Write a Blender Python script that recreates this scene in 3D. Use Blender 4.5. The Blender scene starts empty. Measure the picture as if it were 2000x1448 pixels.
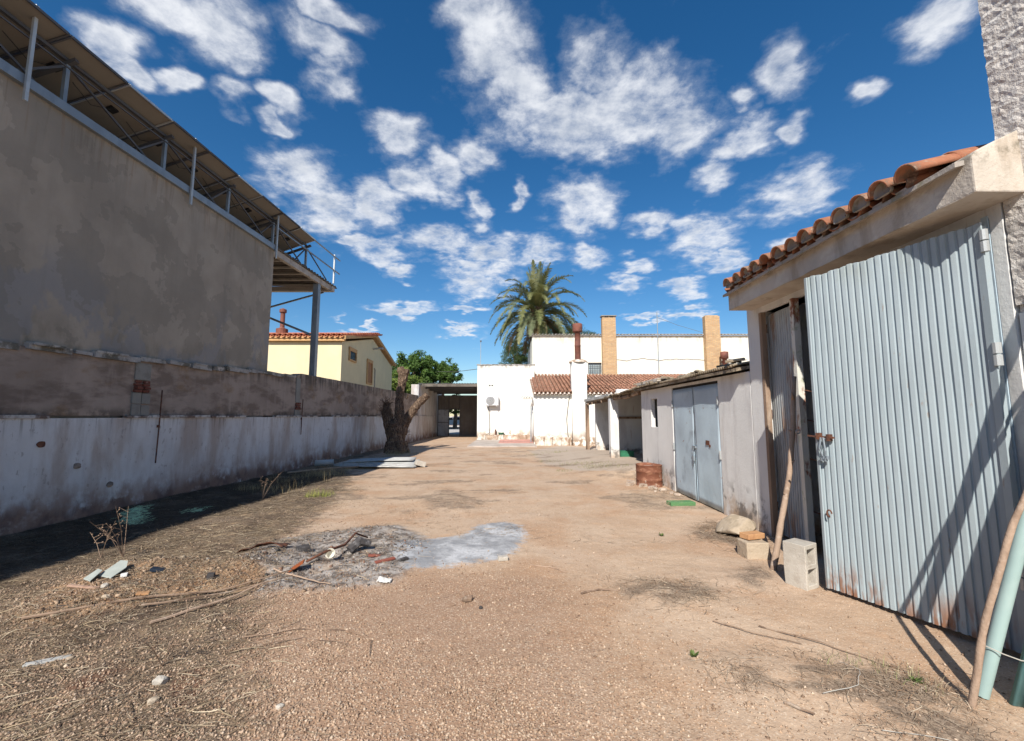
import bpy, bmesh, math, random
import numpy as np
from mathutils import Vector, Matrix, noise as mnoise

R = math.radians
scene = bpy.context.scene
COL = scene.collection
random.seed(11)
rng = np.random.default_rng(7)

# ------------------------------------------------------------------ camera, sky, sun, exposure
CAM_H = 1.6
cam_d = bpy.data.cameras.new('camera')
cam_d.sensor_width = 36.0
cam_d.lens = 840.0 / 2000.0 * 36.0
cam_d.clip_start = 0.05
cam_d.clip_end = 3000.0
cam = bpy.data.objects.new('camera', cam_d)
COL.objects.link(cam)
cam.location = (0, 0, CAM_H)
cam.rotation_euler = (R(90) + math.atan(88.0 / 840.0), 0, 0)
scene.camera = cam

scene.cycles.max_bounces = 5
scene.cycles.diffuse_bounces = 3
scene.cycles.glossy_bounces = 2
scene.cycles.transmission_bounces = 2
scene.cycles.transparent_max_bounces = 4
SUN_TRAVEL = Vector((0.35, 1.2, -1.0)).normalized()
SUN_EL = math.asin(-SUN_TRAVEL.z)
SUN_ROT = math.atan2(-SUN_TRAVEL.x, -SUN_TRAVEL.y)
scene.view_settings.view_transform = 'Standard'
scene.view_settings.look = 'None'
scene.view_settings.exposure = 0.34
scene.view_settings.gamma = 1.0
sun_d = bpy.data.lights.new('sun', 'SUN')
sun_d.energy = 5.0
sun_d.angle = R(0.53)
sun_d.color = (1.0, 0.94, 0.85)
sun = bpy.data.objects.new('sun', sun_d)
COL.objects.link(sun)
sun.location = (-20, -60, 50)
sun.rotation_euler = SUN_TRAVEL.to_track_quat('-Z', 'Y').to_euler()

# clouds as (azimuth, elevation, half width, half height), radians, azimuth from +Y towards +X
CLOUDS = [(-0.052,0.735,0.097,0.059),(0.013,0.671,0.102,0.065),(0.127,0.628,0.135,0.053),(0.204,0.71,0.079,0.064),(0.292,0.633,0.124,0.069),(0.404,0.592,0.073,0.05),(0.188,0.582,0.142,0.032),(-0.098,0.792,0.091,0.031),(-0.64,0.664,0.075,0.056),(-0.722,0.663,0.071,0.025),(-0.598,0.642,0.041,0.036),(-0.799,0.584,0.043,0.042),(-0.755,0.557,0.035,0.021),(-0.692,0.564,0.039,0.018),(-0.61,0.573,0.037,0.023),(-0.527,0.589,0.037,0.025),(-0.53,0.555,0.029,0.017),(-0.46,0.711,0.065,0.032),(-0.429,0.649,0.055,0.033),(-0.442,0.757,0.078,0.02),(-0.273,0.593,0.072,0.039),(-0.082,0.57,0.06,0.034),(-0.476,0.479,0.072,0.043),(-0.411,0.428,0.081,0.041),(-0.319,0.452,0.051,0.041),(-0.24,0.501,0.054,0.041),(-0.162,0.523,0.056,0.04),(0.173,0.466,0.072,0.055),(0.335,0.414,0.046,0.028),(0.429,0.37,0.064,0.048),(0.477,0.312,0.038,0.028),(0.519,0.532,0.066,0.032),(0.619,0.525,0.026,0.022),(0.609,0.623,0.044,0.045),(0.523,0.594,0.028,0.021),(0.461,0.482,0.038,0.027),(0.602,0.412,0.076,0.037),(0.725,0.547,0.023,0.02),(0.83,0.599,0.051,0.03),(-0.171,0.382,0.073,0.036),(-0.049,0.376,0.08,0.031),(-0.067,0.319,0.08,0.038),(0.08,0.369,0.046,0.029),(0.183,0.354,0.04,0.026),(0.268,0.287,0.043,0.022),(0.388,0.271,0.037,0.026),(0.292,0.331,0.031,0.022),(-0.256,0.237,0.06,0.017),(-0.316,0.359,0.062,0.027),(-0.264,0.326,0.032,0.022),(-0.109,0.25,0.041,0.014),(-0.12,0.197,0.043,0.012),(0.397,0.219,0.049,0.014),(0.025,0.488,0.02,0.026),(-0.081,0.461,0.027,0.031),(-0.366,0.374,0.044,0.016),(0.596,0.316,0.033,0.017),(0.305,0.217,0.033,0.009),(-0.348,0.192,0.032,0.009)]


class Nodes:
    """small node-graph writer"""
    def __init__(s, tree):
        s.t = tree
    def n(s, kind, **kw):
        nd = s.t.nodes.new(kind)
        for k, v in kw.items():
            setattr(nd, k, v)
        return nd
    def put(s, sock, v):
        if v is None:
            return
        if isinstance(v, bpy.types.NodeSocket):
            s.t.links.new(v, sock)
        elif isinstance(v, (tuple, list)) and sock.type == 'RGBA' and len(v) == 3:
            sock.default_value = (*v, 1)
        else:
            sock.default_value = v
    def math(s, op, a, b=None, c=None, clamp=False):
        nd = s.n('ShaderNodeMath', operation=op, use_clamp=clamp)
        s.put(nd.inputs[0], a); s.put(nd.inputs[1], b)
        if c is not None: s.put(nd.inputs[2], c)
        return nd.outputs[0]
    def vmath(s, op, a, b=None, out=0):
        nd = s.n('ShaderNodeVectorMath', operation=op)
        s.put(nd.inputs[0], a); s.put(nd.inputs[1], b)
        return nd.outputs[out]
    def sep(s, v):
        nd = s.n('ShaderNodeSeparateXYZ'); s.put(nd.inputs[0], v); return nd.outputs
    def comb(s, x, y, z=0.0):
        nd = s.n('ShaderNodeCombineXYZ')
        for i, k in enumerate((x, y, z)): s.put(nd.inputs[i], k)
        return nd.outputs[0]
    def noise(s, vec, scale, detail=4.0, rough=0.55, dist=0.0, color=False):
        nd = s.n('ShaderNodeTexNoise')
        s.put(nd.inputs['Vector'], vec); s.put(nd.inputs['Scale'], scale)
        s.put(nd.inputs['Detail'], detail); s.put(nd.inputs['Roughness'], rough); s.put(nd.inputs['Distortion'], dist)
        return nd.outputs['Color' if color else 'Fac']
    def voro(s, vec, scale, feature='F1', out='Distance', rnd=1.0):
        nd = s.n('ShaderNodeTexVoronoi', feature=feature)
        s.put(nd.inputs['Vector'], vec); s.put(nd.inputs['Scale'], scale); s.put(nd.inputs['Randomness'], rnd)
        return nd.outputs[out]
    def rng(s, v, a, b, c=0.0, d=1.0, smooth=True):
        nd = s.n('ShaderNodeMapRange', interpolation_type='SMOOTHSTEP' if smooth else 'LINEAR')
        s.put(nd.inputs['Value'], v)
        for k, x in zip(('From Min', 'From Max', 'To Min', 'To Max'), (a, b, c, d)): s.put(nd.inputs[k], x)
        return nd.outputs['Result']
    def mix(s, f, a, b, blend='MIX'):
        nd = s.n('ShaderNodeMix', data_type='RGBA', blend_type=blend)
        s.put(nd.inputs['Factor'], f); s.put(nd.inputs['A'], None)
        s.put(nd.inputs[6], a); s.put(nd.inputs[7], b)
        return nd.outputs[2]
    def ramp(s, f, stops):
        nd = s.n('ShaderNodeValToRGB'); cr = nd.color_ramp
        while len(cr.elements) < len(stops): cr.elements.new(0.5)
        for e, (p, c) in zip(cr.elements, stops):
            e.position = p; e.color = (*c, 1)
        s.put(nd.inputs[0], f)
        return nd.outputs[0]
    def bump(s, h, strength=0.5, dist=0.02, normal=None):
        nd = s.n('ShaderNodeBump'); s.put(nd.inputs['Height'], h)
        nd.inputs['Strength'].default_value = strength; nd.inputs['Distance'].default_value = dist
        if normal is not None: s.put(nd.inputs['Normal'], normal)
        return nd.outputs[0]
    def attr(s, name):
        return s.n('ShaderNodeAttribute', attribute_name=name).outputs


world = bpy.data.worlds.new('World')
scene.world = world
world.use_nodes = True
world.cycles.sampling_method = 'NONE'
wt = world.node_tree
wt.nodes.clear()
W = Nodes(wt)
skyn = W.n('ShaderNodeTexSky', sky_type='NISHITA', sun_disc=False, sun_elevation=SUN_EL, sun_rotation=SUN_ROT,
           altitude=50.0, air_density=1.0, dust_density=0.25, ozone_density=3.0)
dirv = W.vmath('NORMALIZE', W.n('ShaderNodeTexCoord').outputs['Generated'])
dx, dy, dz = W.sep(dirv)
zc = W.math('ADD', W.math('MAXIMUM', dz, 0.0), 0.14)
pl = W.comb(W.math('DIVIDE', dx, zc), W.math('DIVIDE', dy, zc), 0.0)
az = W.math('ARCTAN2', dx, dy)
el = W.math('ARCSINE', dz)
warp = W.vmath('SCALE', W.vmath('SUBTRACT', W.noise(pl, 5.0, 3.0, 0.6, color=True), (0.5, 0.5, 0.5)))
warp.node.inputs['Scale'].default_value = 0.13
ae = W.vmath('ADD', W.comb(az, el, 0.0), warp)
blob = None
for (a, e, ra, re) in CLOUDS:
    vm = W.n('ShaderNodeVectorMath', operation='MULTIPLY_ADD')
    W.put(vm.inputs[0], ae); vm.inputs[1].default_value = (0.92 / ra, 0.92 / re, 0.0); vm.inputs[2].default_value = (-a * 0.92 / ra, -e * 0.92 / re, 0.0)
    d = W.vmath('LENGTH', vm.outputs[0], out=1)
    blob = d if blob is None else W.math('MINIMUM', blob, d)
blob = W.math('SUBTRACT', 1.0, blob)
# the same broken cloud field goes on outside the directions listed above
out_m = W.math('MAXIMUM', W.rng(W.math('ABSOLUTE', az), 0.88, 1.05), W.rng(el, 0.78, 0.9))
bgf = W.rng(W.noise(pl, 1.6, 3.0, 0.5), 0.52, 0.78, -0.8, 0.8, smooth=False)
dens = W.math('MAXIMUM', blob, W.math('ADD', W.math('MULTIPLY', W.math('SUBTRACT', out_m, 1.0), 3.0), bgf))
fb = W.noise(pl, 8.0, 8.0, 0.66, 0.12)
dens2 = W.math('ADD', W.math('MINIMUM', W.math('MAXIMUM', W.math('MULTIPLY', dens, 2.3), -1.3), 0.95), W.math('MULTIPLY', W.math('SUBTRACT', fb, 0.52), 4.6))
alpha = W.math('MULTIPLY', W.rng(dens2, -0.5, 1.75), W.rng(el, 0.0, 0.1))
wisp = W.math('MULTIPLY', W.rng(dens2, -0.9, 0.9), 0.26)
alpha = W.math('MAXIMUM', alpha, wisp)
soft = W.noise(pl, 5.0, 3.0, 0.55)
shade = W.math('MULTIPLY', W.rng(dens, 0.1, 0.8, 0.0, 0.9), W.rng(soft, 0.36, 0.64))
ccol = W.mix(shade, (8.4, 8.6, 9.0), (5.8, 6.2, 6.9))
# deeper, more saturated blue as the lens recorded it
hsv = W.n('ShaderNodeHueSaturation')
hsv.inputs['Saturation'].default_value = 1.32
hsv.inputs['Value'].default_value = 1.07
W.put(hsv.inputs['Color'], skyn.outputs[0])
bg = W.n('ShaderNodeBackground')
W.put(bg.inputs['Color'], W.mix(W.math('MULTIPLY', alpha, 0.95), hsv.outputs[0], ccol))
bg.inputs['Strength'].default_value = 0.088
wo = W.n('ShaderNodeOutputWorld')
wt.links.new(bg.outputs[0], wo.inputs[0])

# ------------------------------------------------------------------ helpers: materials
def new_mat(name):
    m = bpy.data.materials.new(name)
    m.use_nodes = True
    m.node_tree.nodes.clear()
    return m, Nodes(m.node_tree)


def finish(m, N, color, rough=0.85, normal=None, metal=0.0, spec=0.3, alpha=None, transl=None):
    b = N.n('ShaderNodeBsdfPrincipled')
    N.put(b.inputs['Base Color'], color); N.put(b.inputs['Roughness'], rough)
    N.put(b.inputs['Metallic'], metal); N.put(b.inputs['Specular IOR Level'], spec)
    if normal is not None: N.put(b.inputs['Normal'], normal)
    sh = b.outputs[0]
    if transl is not None:
        t = N.n('ShaderNodeBsdfTranslucent'); N.put(t.inputs[0], transl)
        mx = N.n('ShaderNodeMixShader'); mx.inputs[0].default_value = 0.3
        N.t.links.new(sh, mx.inputs[1]); N.t.links.new(t.outputs[0], mx.inputs[2]); sh = mx.outputs[0]
    o = N.n('ShaderNodeOutputMaterial')
    N.t.links.new(sh, o.inputs[0])
    return m


def wpos(N, stretch=None):
    p = N.n('ShaderNodeNewGeometry').outputs['Position']
    return N.vmath('MULTIPLY', p, stretch) if stretch else p


def coat(name, base, layers=(), var=0.12, vscale=1.2, bump=0.35, bscale=35.0, bdist=0.01, rough=0.9, big=0.0, bigscale=3.0, spec=0.2, metal=0.0):
    """weathered plaster, paint or metal. layers: (colour, scale, lo, hi, stretch, amount, zrange or None)"""
    m, N = new_mat(name)
    p = wpos(N)
    c = N.mix(N.rng(N.noise(p, vscale, 4.0, 0.6), 0.3, 0.7), tuple(k * (1 - var) for k in base), tuple(min(1, k * (1 + var)) for k in base))
    z = N.sep(p)[2]
    for (col, sc, lo, hi, st, amt, zr) in layers:
        f = N.rng(N.noise(wpos(N, st), sc, 5.0, 0.62, 0.0), lo, hi)
        if zr:
            zz = N.math('ADD', z, N.math('MULTIPLY', N.math('SUBTRACT', N.noise(wpos(N, (1, 1, 0.4)), 2.2, 6.0, 0.6), 0.5), zr[2] if len(zr) > 2 else 0.5))
            f = N.math('MULTIPLY', f, N.rng(zz, zr[0], zr[1]))
        c = N.mix(N.math('MULTIPLY', f, amt), c, col)
    h = N.noise(p, bscale, 4.0, 0.65)
    if big: h = N.math('ADD', h, N.math('MULTIPLY', N.noise(p, bigscale, 4.0, 0.5), big))
    return finish(m, N, c, rough, N.bump(h, bump, bdist), metal, spec)


def simple(name, base, rough=0.8, var=0.15, scale=8.0, bump=0.2, bscale=60.0, metal=0.0, spec=0.3):
    return coat(name, base, (), var, scale, bump, bscale, 0.004, rough, metal=metal, spec=spec)


U = (1, 1, 1)
MT = {}
# neighbouring building and boundary wall
MT['bplaster'] = coat('weathered_cement_render', (0.37, 0.315, 0.255), [
    ((0.26, 0.225, 0.185), 0.55, 0.45, 0.68, (1, 1, 0.7), 0.6, None),
    ((0.40, 0.36, 0.30), 0.35, 0.5, 0.7, (1, 1, 1.2), 0.6, None),
    ((0.17, 0.15, 0.11), 2.5, 0.42, 0.62, (1, 1, 0.5), 0.7, (3.25, 2.6, 0.7)),
    ((0.25, 0.25, 0.26), 0.8, 0.5, 0.54, (1, 1, 0.6), 0.6, (4.3, 3.5, 1.2)),
    ((0.30, 0.16, 0.08), 5.0, 0.56, 0.68, (1, 3.0, 0.12), 0.35, (5.2, 5.9, 0.4)),
    ((0.22, 0.20, 0.17), 3.0, 0.52, 0.66, (1, 1, 0.1), 0.22, None),
    ((0.20, 0.18, 0.15), 1.1, 0.495, 0.505, (1, 1, 1), 0.35, None),
    ((0.17, 0.13, 0.09), 9.0, 0.52, 0.6, (1, 1, 0.05), 0.35, (5.4, 6.1, 0.5))], var=0.1, bump=0.45, bscale=30.0, big=1.6, bigscale=4.0, bdist=0.02)
MT['wplinth'] = coat('old_whitewash', (0.62, 0.615, 0.615), [
    ((0.40, 0.32, 0.27), 1.2, 0.46, 0.64, (1, 1.0, 0.3), 0.8, None),
    ((0.46, 0.43, 0.42), 4.0, 0.5, 0.68, (1, 1.6, 0.12), 0.45, None),
    ((0.30, 0.27, 0.25), 14.0, 0.6, 0.68, (1, 1, 0.6), 0.6, None),
    ((0.15, 0.085, 0.065), 3.4, 0.34, 0.5, (1, 1, 1), 0.92, (0.42, 0.1, 0.9)),
    ((0.30, 0.2, 0.155), 4.0, 0.38, 0.6, (1, 1, 0.8), 0.7, (0.75, 0.2, 0.7)),
    ((0.16, 0.14, 0.12), 7.0, 0.5, 0.66, (1, 2.0, 0.1), 0.55, (1.2, 1.58, 0.3))], var=0.07, bump=0.35, bscale=30.0, big=1.2, bigscale=4.0, bdist=0.012)
MT['wupper'] = coat('stained_brown_render', (0.33, 0.265, 0.22), [
    ((0.17, 0.125, 0.10), 1.3, 0.44, 0.62, (1, 1, 2.6), 0.75, None),
    ((0.40, 0.33, 0.28), 2.2, 0.55, 0.75, (1, 1.8, 0.25), 0.6, None),
    ((0.24, 0.15, 0.08), 1.6, 0.55, 0.7, (1, 1, 1.5), 0.6, None),
    ((0.07, 0.065, 0.055), 5.0, 0.42, 0.62, (1, 1.6, 0.13), 0.75, (2.35, 2.85, 0.5)),
    ((0.07, 0.06, 0.05), 4.0, 0.4, 0.6, (1, 1, 1), 0.7, (1.78, 1.62, 0.15))], var=0.15, bump=0.45, bscale=26.0, big=1.6, bigscale=3.0, bdist=0.015)
MT['ledge'] = coat('chipped_white_ledge', (0.52, 0.49, 0.46), [
    ((0.13, 0.09, 0.075), 3.2, 0.45, 0.58, U, 0.95, None), ((0.3, 0.26, 0.23), 9.0, 0.5, 0.65, U, 0.6, None)], bump=0.6)
MT['coping'] = coat('mossy_mortar_coping', (0.36, 0.34, 0.32), [
    ((0.12, 0.11, 0.085), 4.0, 0.42, 0.6, U, 0.9, None), ((0.55, 0.5, 0.44), 7.0, 0.56, 0.66, U, 0.8, None)], bump=0.8, bscale=18.0, bdist=0.02)
MT['block'] = coat('cement_block_pier', (0.25, 0.24, 0.215), [((0.2, 0.18, 0.16), 6.0, 0.5, 0.65, U, 0.6, None)], bump=0.6, bscale=40.0)
MT['brick'] = coat('broken_red_brick', (0.15, 0.055, 0.04), [((0.36, 0.25, 0.2), 10.0, 0.55, 0.68, U, 0.7, None), ((0.1, 0.04, 0.03), 8.0, 0.55, 0.7, U, 0.6, None)], bump=0.6, bscale=30.0)
MT['rust'] = coat('rusty_iron', (0.15, 0.065, 0.04), [((0.06, 0.035, 0.03), 14.0, 0.45, 0.6, U, 0.8, None)], bump=0.5, bscale=80.0, rough=0.8)
MT['galv'] = coat('galvanised_steel', (0.27, 0.31, 0.345), [((0.19, 0.22, 0.25), 6.0, 0.45, 0.65, (1, 1, 0.5), 0.6, None)], bump=0.1, rough=0.5, metal=0.35, spec=0.5)
MT['galvlt'] = coat('pale_galvanised_tube', (0.48, 0.50, 0.50), [((0.4, 0.42, 0.42), 7.0, 0.5, 0.6, U, 0.5, None)], bump=0.1, rough=0.45, metal=0.3, spec=0.5)
MT['darksteel'] = coat('dark_steel', (0.11, 0.11, 0.115), [((0.16, 0.1, 0.07), 9.0, 0.55, 0.7, U, 0.5, None)], bump=0.15, rough=0.6, metal=0.2)
MT['backsheet'] = simple('panel_backsheet', (0.24, 0.215, 0.18), 0.6, 0.06, 2.0, 0.02)
MT['pvglass'] = simple('panel_glass', (0.02, 0.03, 0.06), 0.12, 0.1, 3.0, 0.0, spec=0.5)
MT['alu'] = simple('aluminium_frame', (0.6, 0.6, 0.58), 0.4, 0.05, 3.0, 0.03, metal=0.6)
MT['blackpl'] = simple('black_plastic', (0.018, 0.018, 0.02), 0.5, 0.1, 5.0, 0.05)
MT['roofsheet'] = coat('weathered_roof_sheet', (0.16, 0.14, 0.12), [((0.08, 0.07, 0.06), 3.0, 0.45, 0.65, U, 0.8, None)], bump=0.3)
MT['canopysteel'] = coat('painted_beam', (0.46, 0.41, 0.36), [((0.3, 0.24, 0.19), 4.0, 0.5, 0.66, U, 0.6, None)], bump=0.2, rough=0.7)
# houses
MT['house'] = coat('limewash_wall', (0.76, 0.745, 0.69), [
    ((0.56, 0.50, 0.42), 3.0, 0.6, 0.78, (1, 1, 0.5), 0.3, None),
    ((0.30, 0.20, 0.13), 3.2, 0.40, 0.54, U, 0.97, (0.85, 0.2, 0.9)),
    ((0.24, 0.205, 0.165), 5.0, 0.43, 0.58, (1, 1, 0.35), 0.85, (4.5, 4.95, 0.6))], var=0.035, bump=0.35, bscale=14.0, big=1.0, bigscale=2.0, bdist=0.02)
MT['tallhouse'] = coat('cream_rough_render', (0.76, 0.725, 0.63), [
    ((0.62, 0.56, 0.46), 2.2, 0.55, 0.75, (1, 1, 0.35), 0.4, None),
    ((0.40, 0.35, 0.28), 4.0, 0.46, 0.64, (1, 1, 0.25), 0.7, (6.3, 7.1, 0.8)),
    ((0.5, 0.45, 0.38), 9.0, 0.62, 0.72, U, 0.5, None)], var=0.05, bump=0.5, bscale=9.0, big=0.6, bigscale=3.0, bdist=0.03)
MT['plinthpaint'] = coat('flaking_plinth', (0.70, 0.67, 0.60), [((0.32, 0.21, 0.14), 2.2, 0.43, 0.54, (1, 1, 0.6), 0.9, None), ((0.55, 0.46, 0.36), 5.0, 0.5, 0.62, U, 0.7, None)], bump=0.6)
MT['tile'] = coat('clay_roof_tile', (0.40, 0.205, 0.135), [
    ((0.22, 0.12, 0.08), 1.5, 0.45, 0.62, U, 0.75, None), ((0.60, 0.36, 0.24), 3.0, 0.55, 0.7, U, 0.6, None), ((0.16, 0.14, 0.11), 7.0, 0.58, 0.7, U, 0.7, None)], var=0.25, vscale=4.0, bump=0.4)
MT['tilenew'] = coat('orange_clay_tile', (0.38, 0.17, 0.10), [
    ((0.34, 0.13, 0.075), 5.0, 0.45, 0.65, U, 0.7, None), ((0.16, 0.13, 0.10), 6.0, 0.5, 0.62, U, 0.8, None), ((0.56, 0.38, 0.29), 12.0, 0.55, 0.68, U, 0.6, None)], var=0.2, vscale=6.0, bump=0.35, bscale=50.0)
MT['tilered'] = coat('red_clay_tile', (0.46, 0.155, 0.09), [((0.6, 0.32, 0.2), 4.0, 0.5, 0.7, U, 0.6, None)], var=0.2, vscale=5.0)
MT['flue'] = coat('rusty_flue_pipe', (0.22, 0.085, 0.06), [((0.12, 0.055, 0.045), 3.0, 0.45, 0.65, U, 0.8, None), ((0.4, 0.24, 0.19), 5.0, 0.6, 0.72, U, 0.5, None)], bump=0.3, rough=0.7)
MT['yellow'] = coat('pale_yellow_wall', (0.72, 0.62, 0.40), [((0.55, 0.47, 0.31), 1.2, 0.5, 0.75, (1, 1, 0.4), 0.35, None)], var=0.04, bump=0.2)
MT['ochre'] = simple('ochre_trim', (0.56, 0.34, 0.16), 0.85, 0.1, 4.0)
MT['shutter'] = simple('brown_shutter', (0.34, 0.14, 0.04), 0.6, 0.12, 6.0)
MT['glass'] = simple('window_glass', (0.04, 0.05, 0.055), 0.1, 0.2, 3.0, 0.0, spec=0.5)
MT['paleglass'] = simple('frosted_window_glass', (0.30, 0.36, 0.38), 0.25, 0.1, 3.0, 0.02, spec=0.5)
MT['white'] = simple('white_enamel', (0.62, 0.63, 0.64), 0.45, 0.04, 4.0, 0.05)
MT['grille'] = simple('grey_fan_grille', (0.25, 0.25, 0.25), 0.5, 0.1, 6.0)
MT['cable'] = simple('grey_cable', (0.13, 0.12, 0.11), 0.7, 0.1)
MT['greygate'] = coat('dark_gate_sheet', (0.16, 0.15, 0.145), [((0.15, 0.12, 0.1), 3.0, 0.5, 0.7, (1, 1, 0.3), 0.6, None)], bump=0.15, rough=0.6)
MT['bluegrey'] = coat('grey_wicket_sheet', (0.34, 0.37, 0.42), [((0.22, 0.22, 0.24), 3.0, 0.5, 0.65, U, 0.6, None)], bump=0.15, rough=0.6)
# right-hand sheds
MT['shedwall'] = coat('shed_whitewash', (0.75, 0.745, 0.725), [
    ((0.52, 0.50, 0.49), 2.5, 0.48, 0.7, (1, 1.5, 0.35), 0.6, None),
    ((0.42, 0.30, 0.20), 2.6, 0.36, 0.58, U, 0.9, (0.5, 0.05, 0.6)),
    ((0.12, 0.11, 0.10), 4.0, 0.5, 0.62, U, 0.75, (0.65, 0.3, 0.5)),
    ((0.48, 0.38, 0.30), 9.0, 0.6, 0.7, (1, 2.5, 0.1), 0.5, None)], var=0.05, bump=0.35, bscale=30.0, big=0.9, bigscale=3.0, bdist=0.012)
MT['stucco'] = coat('rough_cast_stucco', (0.66, 0.61, 0.555), [((0.76, 0.72, 0.66), 12.0, 0.5, 0.65, U, 0.8, None), ((0.42, 0.37, 0.33), 18.0, 0.55, 0.7, U, 0.7, None)], var=0.12, bump=0.6, bscale=28.0, bdist=0.03)
MT['fascia'] = coat('concrete_eave', (0.56, 0.50, 0.43), [
    ((0.70, 0.66, 0.58), 2.0, 0.5, 0.6, (1, 1, 1.5), 0.6, None), ((0.36, 0.29, 0.22), 4.0, 0.5, 0.66, (1, 1, 0.3), 0.6, None), ((0.13, 0.115, 0.08), 7.0, 0.5, 0.66, U, 0.7, (3.24, 3.38, 0.18))], bump=0.6, bscale=24.0, big=1.0, bigscale=5.0, bdist=0.015)
MT['mortar'] = coat('tile_mortar', (0.42, 0.38, 0.34), [((0.25, 0.23, 0.15), 9.0, 0.5, 0.64, U, 0.7, None)], bump=0.8, bscale=40.0)
MT['bluedoor'] = coat('pale_blue_sheet_door', (0.47, 0.575, 0.645), [
    ((0.40, 0.49, 0.56), 1.4, 0.45, 0.65, U, 0.7, None), ((0.24, 0.11, 0.06), 6.0, 0.66, 0.72, U, 0.8, None),
    ((0.20, 0.17, 0.15), 3.0, 0.45, 0.65, U, 0.5, (0.3, 0.0, 0.3)), ((0.2, 0.23, 0.27), 2.2, 0.58, 0.75, U, 0.45, None)], var=0.06, bump=0.25, bscale=9.0, big=2.0, bigscale=1.6, bdist=0.02, rough=0.55)
MT['gateblue'] = coat('chalky_blue_gate_sheet', (0.36, 0.425, 0.455), [
    ((0.43, 0.49, 0.51), 2.0, 0.45, 0.7, (1, 1, 0.12), 0.6, None),
    ((0.25, 0.10, 0.04), 13.0, 0.46, 0.6, (1, 1, 0.22), 0.9, (0.4, 0.02, 0.5)),
    ((0.30, 0.20, 0.13), 16.0, 0.66, 0.72, (1, 1, 0.25), 0.5, None),
    ((0.3, 0.33, 0.3), 6.0, 0.45, 0.66, (1, 1, 0.3), 0.55, (2.6, 3.0, 0.3))], var=0.05, bump=0.15, bscale=20.0, rough=0.5, spec=0.4)
MT['gatedark'] = coat('weathered_gate_sheet', (0.44, 0.475, 0.49), [
    ((0.2, 0.18, 0.15), 3.0, 0.46, 0.66, (1, 1, 0.12), 0.8, None), ((0.3, 0.15, 0.07), 5.0, 0.55, 0.66, (1, 1, 0.2), 0.7, None)], bump=0.2, rough=0.6)
MT['rustframe'] = coat('flaking_rust_frame', (0.72, 0.71, 0.64), [((0.27, 0.085, 0.035), 4.0, 0.5, 0.57, (1, 1, 0.5), 0.95, None), ((0.36, 0.40, 0.24), 6.0, 0.55, 0.65, U, 0.5, None)], bump=0.5, rough=0.7)
MT['wood'] = coat('weathered_branch', (0.40, 0.29, 0.215), [((0.24, 0.165, 0.12), 7.0, 0.48, 0.65, (1, 1, 0.4), 0.7, None), ((0.52, 0.42, 0.34), 12.0, 0.55, 0.7, U, 0.5, None)], bump=0.6, bscale=50.0)
MT['oldwood'] = coat('rotten_timber', (0.30, 0.21, 0.15), [((0.13, 0.085, 0.06), 4.0, 0.45, 0.62, (1, 1, 0.2), 0.9, None), ((0.5, 0.42, 0.34), 5.0, 0.55, 0.7, (1, 1, 0.3), 0.6, None)], bump=0.6)
MT['cinder'] = coat('concrete_block_face', (0.49, 0.45, 0.39), [((0.36, 0.31, 0.26), 9.0, 0.5, 0.66, U, 0.6, None), ((0.62, 0.58, 0.52), 14.0, 0.55, 0.7, U, 0.5, None)], bump=0.8, bscale=70.0, bdist=0.008)
MT['stone'] = coat('tan_boulder', (0.43, 0.35, 0.26), [((0.3, 0.24, 0.17), 6.0, 0.45, 0.66, U, 0.7, None), ((0.58, 0.5, 0.4), 9.0, 0.55, 0.7, U, 0.6, None)], bump=0.7, bscale=20.0, bdist=0.02)
MT['orangebrick'] = coat('orange_brick', (0.50, 0.28, 0.14), [((0.36, 0.18, 0.09), 9.0, 0.5, 0.65, U, 0.6, None)], bump=0.5)
MT['drum'] = coat('rusted_oil_drum', (0.19, 0.075, 0.045), [((0.32, 0.16, 0.10), 5.0, 0.48, 0.62, (1, 1, 2.0), 0.7, None), ((0.5, 0.4, 0.32), 7.0, 0.6, 0.68, U, 0.8, None), ((0.1, 0.05, 0.04), 6.0, 0.55, 0.7, U, 0.6, None)], bump=0.4, rough=0.75)
MT['rubble'] = coat('pale_rubble_fill', (0.50, 0.41, 0.33), [((0.3, 0.22, 0.17), 8.0, 0.45, 0.65, U, 0.8, None)], bump=0.9, bscale=25.0, bdist=0.03)
MT['greenpl'] = simple('green_plastic', (0.035, 0.17, 0.095), 0.45, 0.15, 6.0, 0.05)
MT['greenpaint'] = coat('worn_green_board', (0.10, 0.22, 0.095), [((0.36, 0.34, 0.22), 8.0, 0.52, 0.66, U, 0.7, None)], bump=0.4)
MT['mint'] = coat('mint_pvc_pipe', (0.30, 0.41, 0.395), [((0.36, 0.46, 0.44), 5.0, 0.5, 0.7, U, 0.5, None)], bump=0.1, rough=0.4)
MT['teal'] = coat('teal_corrugated_sheet', (0.10, 0.22, 0.23), [((0.22, 0.34, 0.34), 4.0, 0.5, 0.7, (1, 1, 0.3), 0.6, None)], bump=0.15, rough=0.5)
MT['fibro'] = coat('fibre_cement_sheet', (0.47, 0.47, 0.45), [((0.3, 0.29, 0.27), 4.0, 0.45, 0.65, U, 0.7, None), ((0.58, 0.56, 0.52), 8.0, 0.55, 0.7, U, 0.5, None)], bump=0.4)
MT['oldroof'] = coat('lichened_roof_edge', (0.33, 0.265, 0.19), [((0.13, 0.10, 0.07), 5.0, 0.42, 0.6, U, 0.85, None), ((0.5, 0.44, 0.32), 7.0, 0.54, 0.68, U, 0.8, None)], bump=0.8, bscale=22.0, bdist=0.02)
MT['dark'] = simple('dark_gap_shade', (0.035, 0.03, 0.028), 0.95, 0.2)  # near-black colour standing in for shade in the gap over the door
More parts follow.
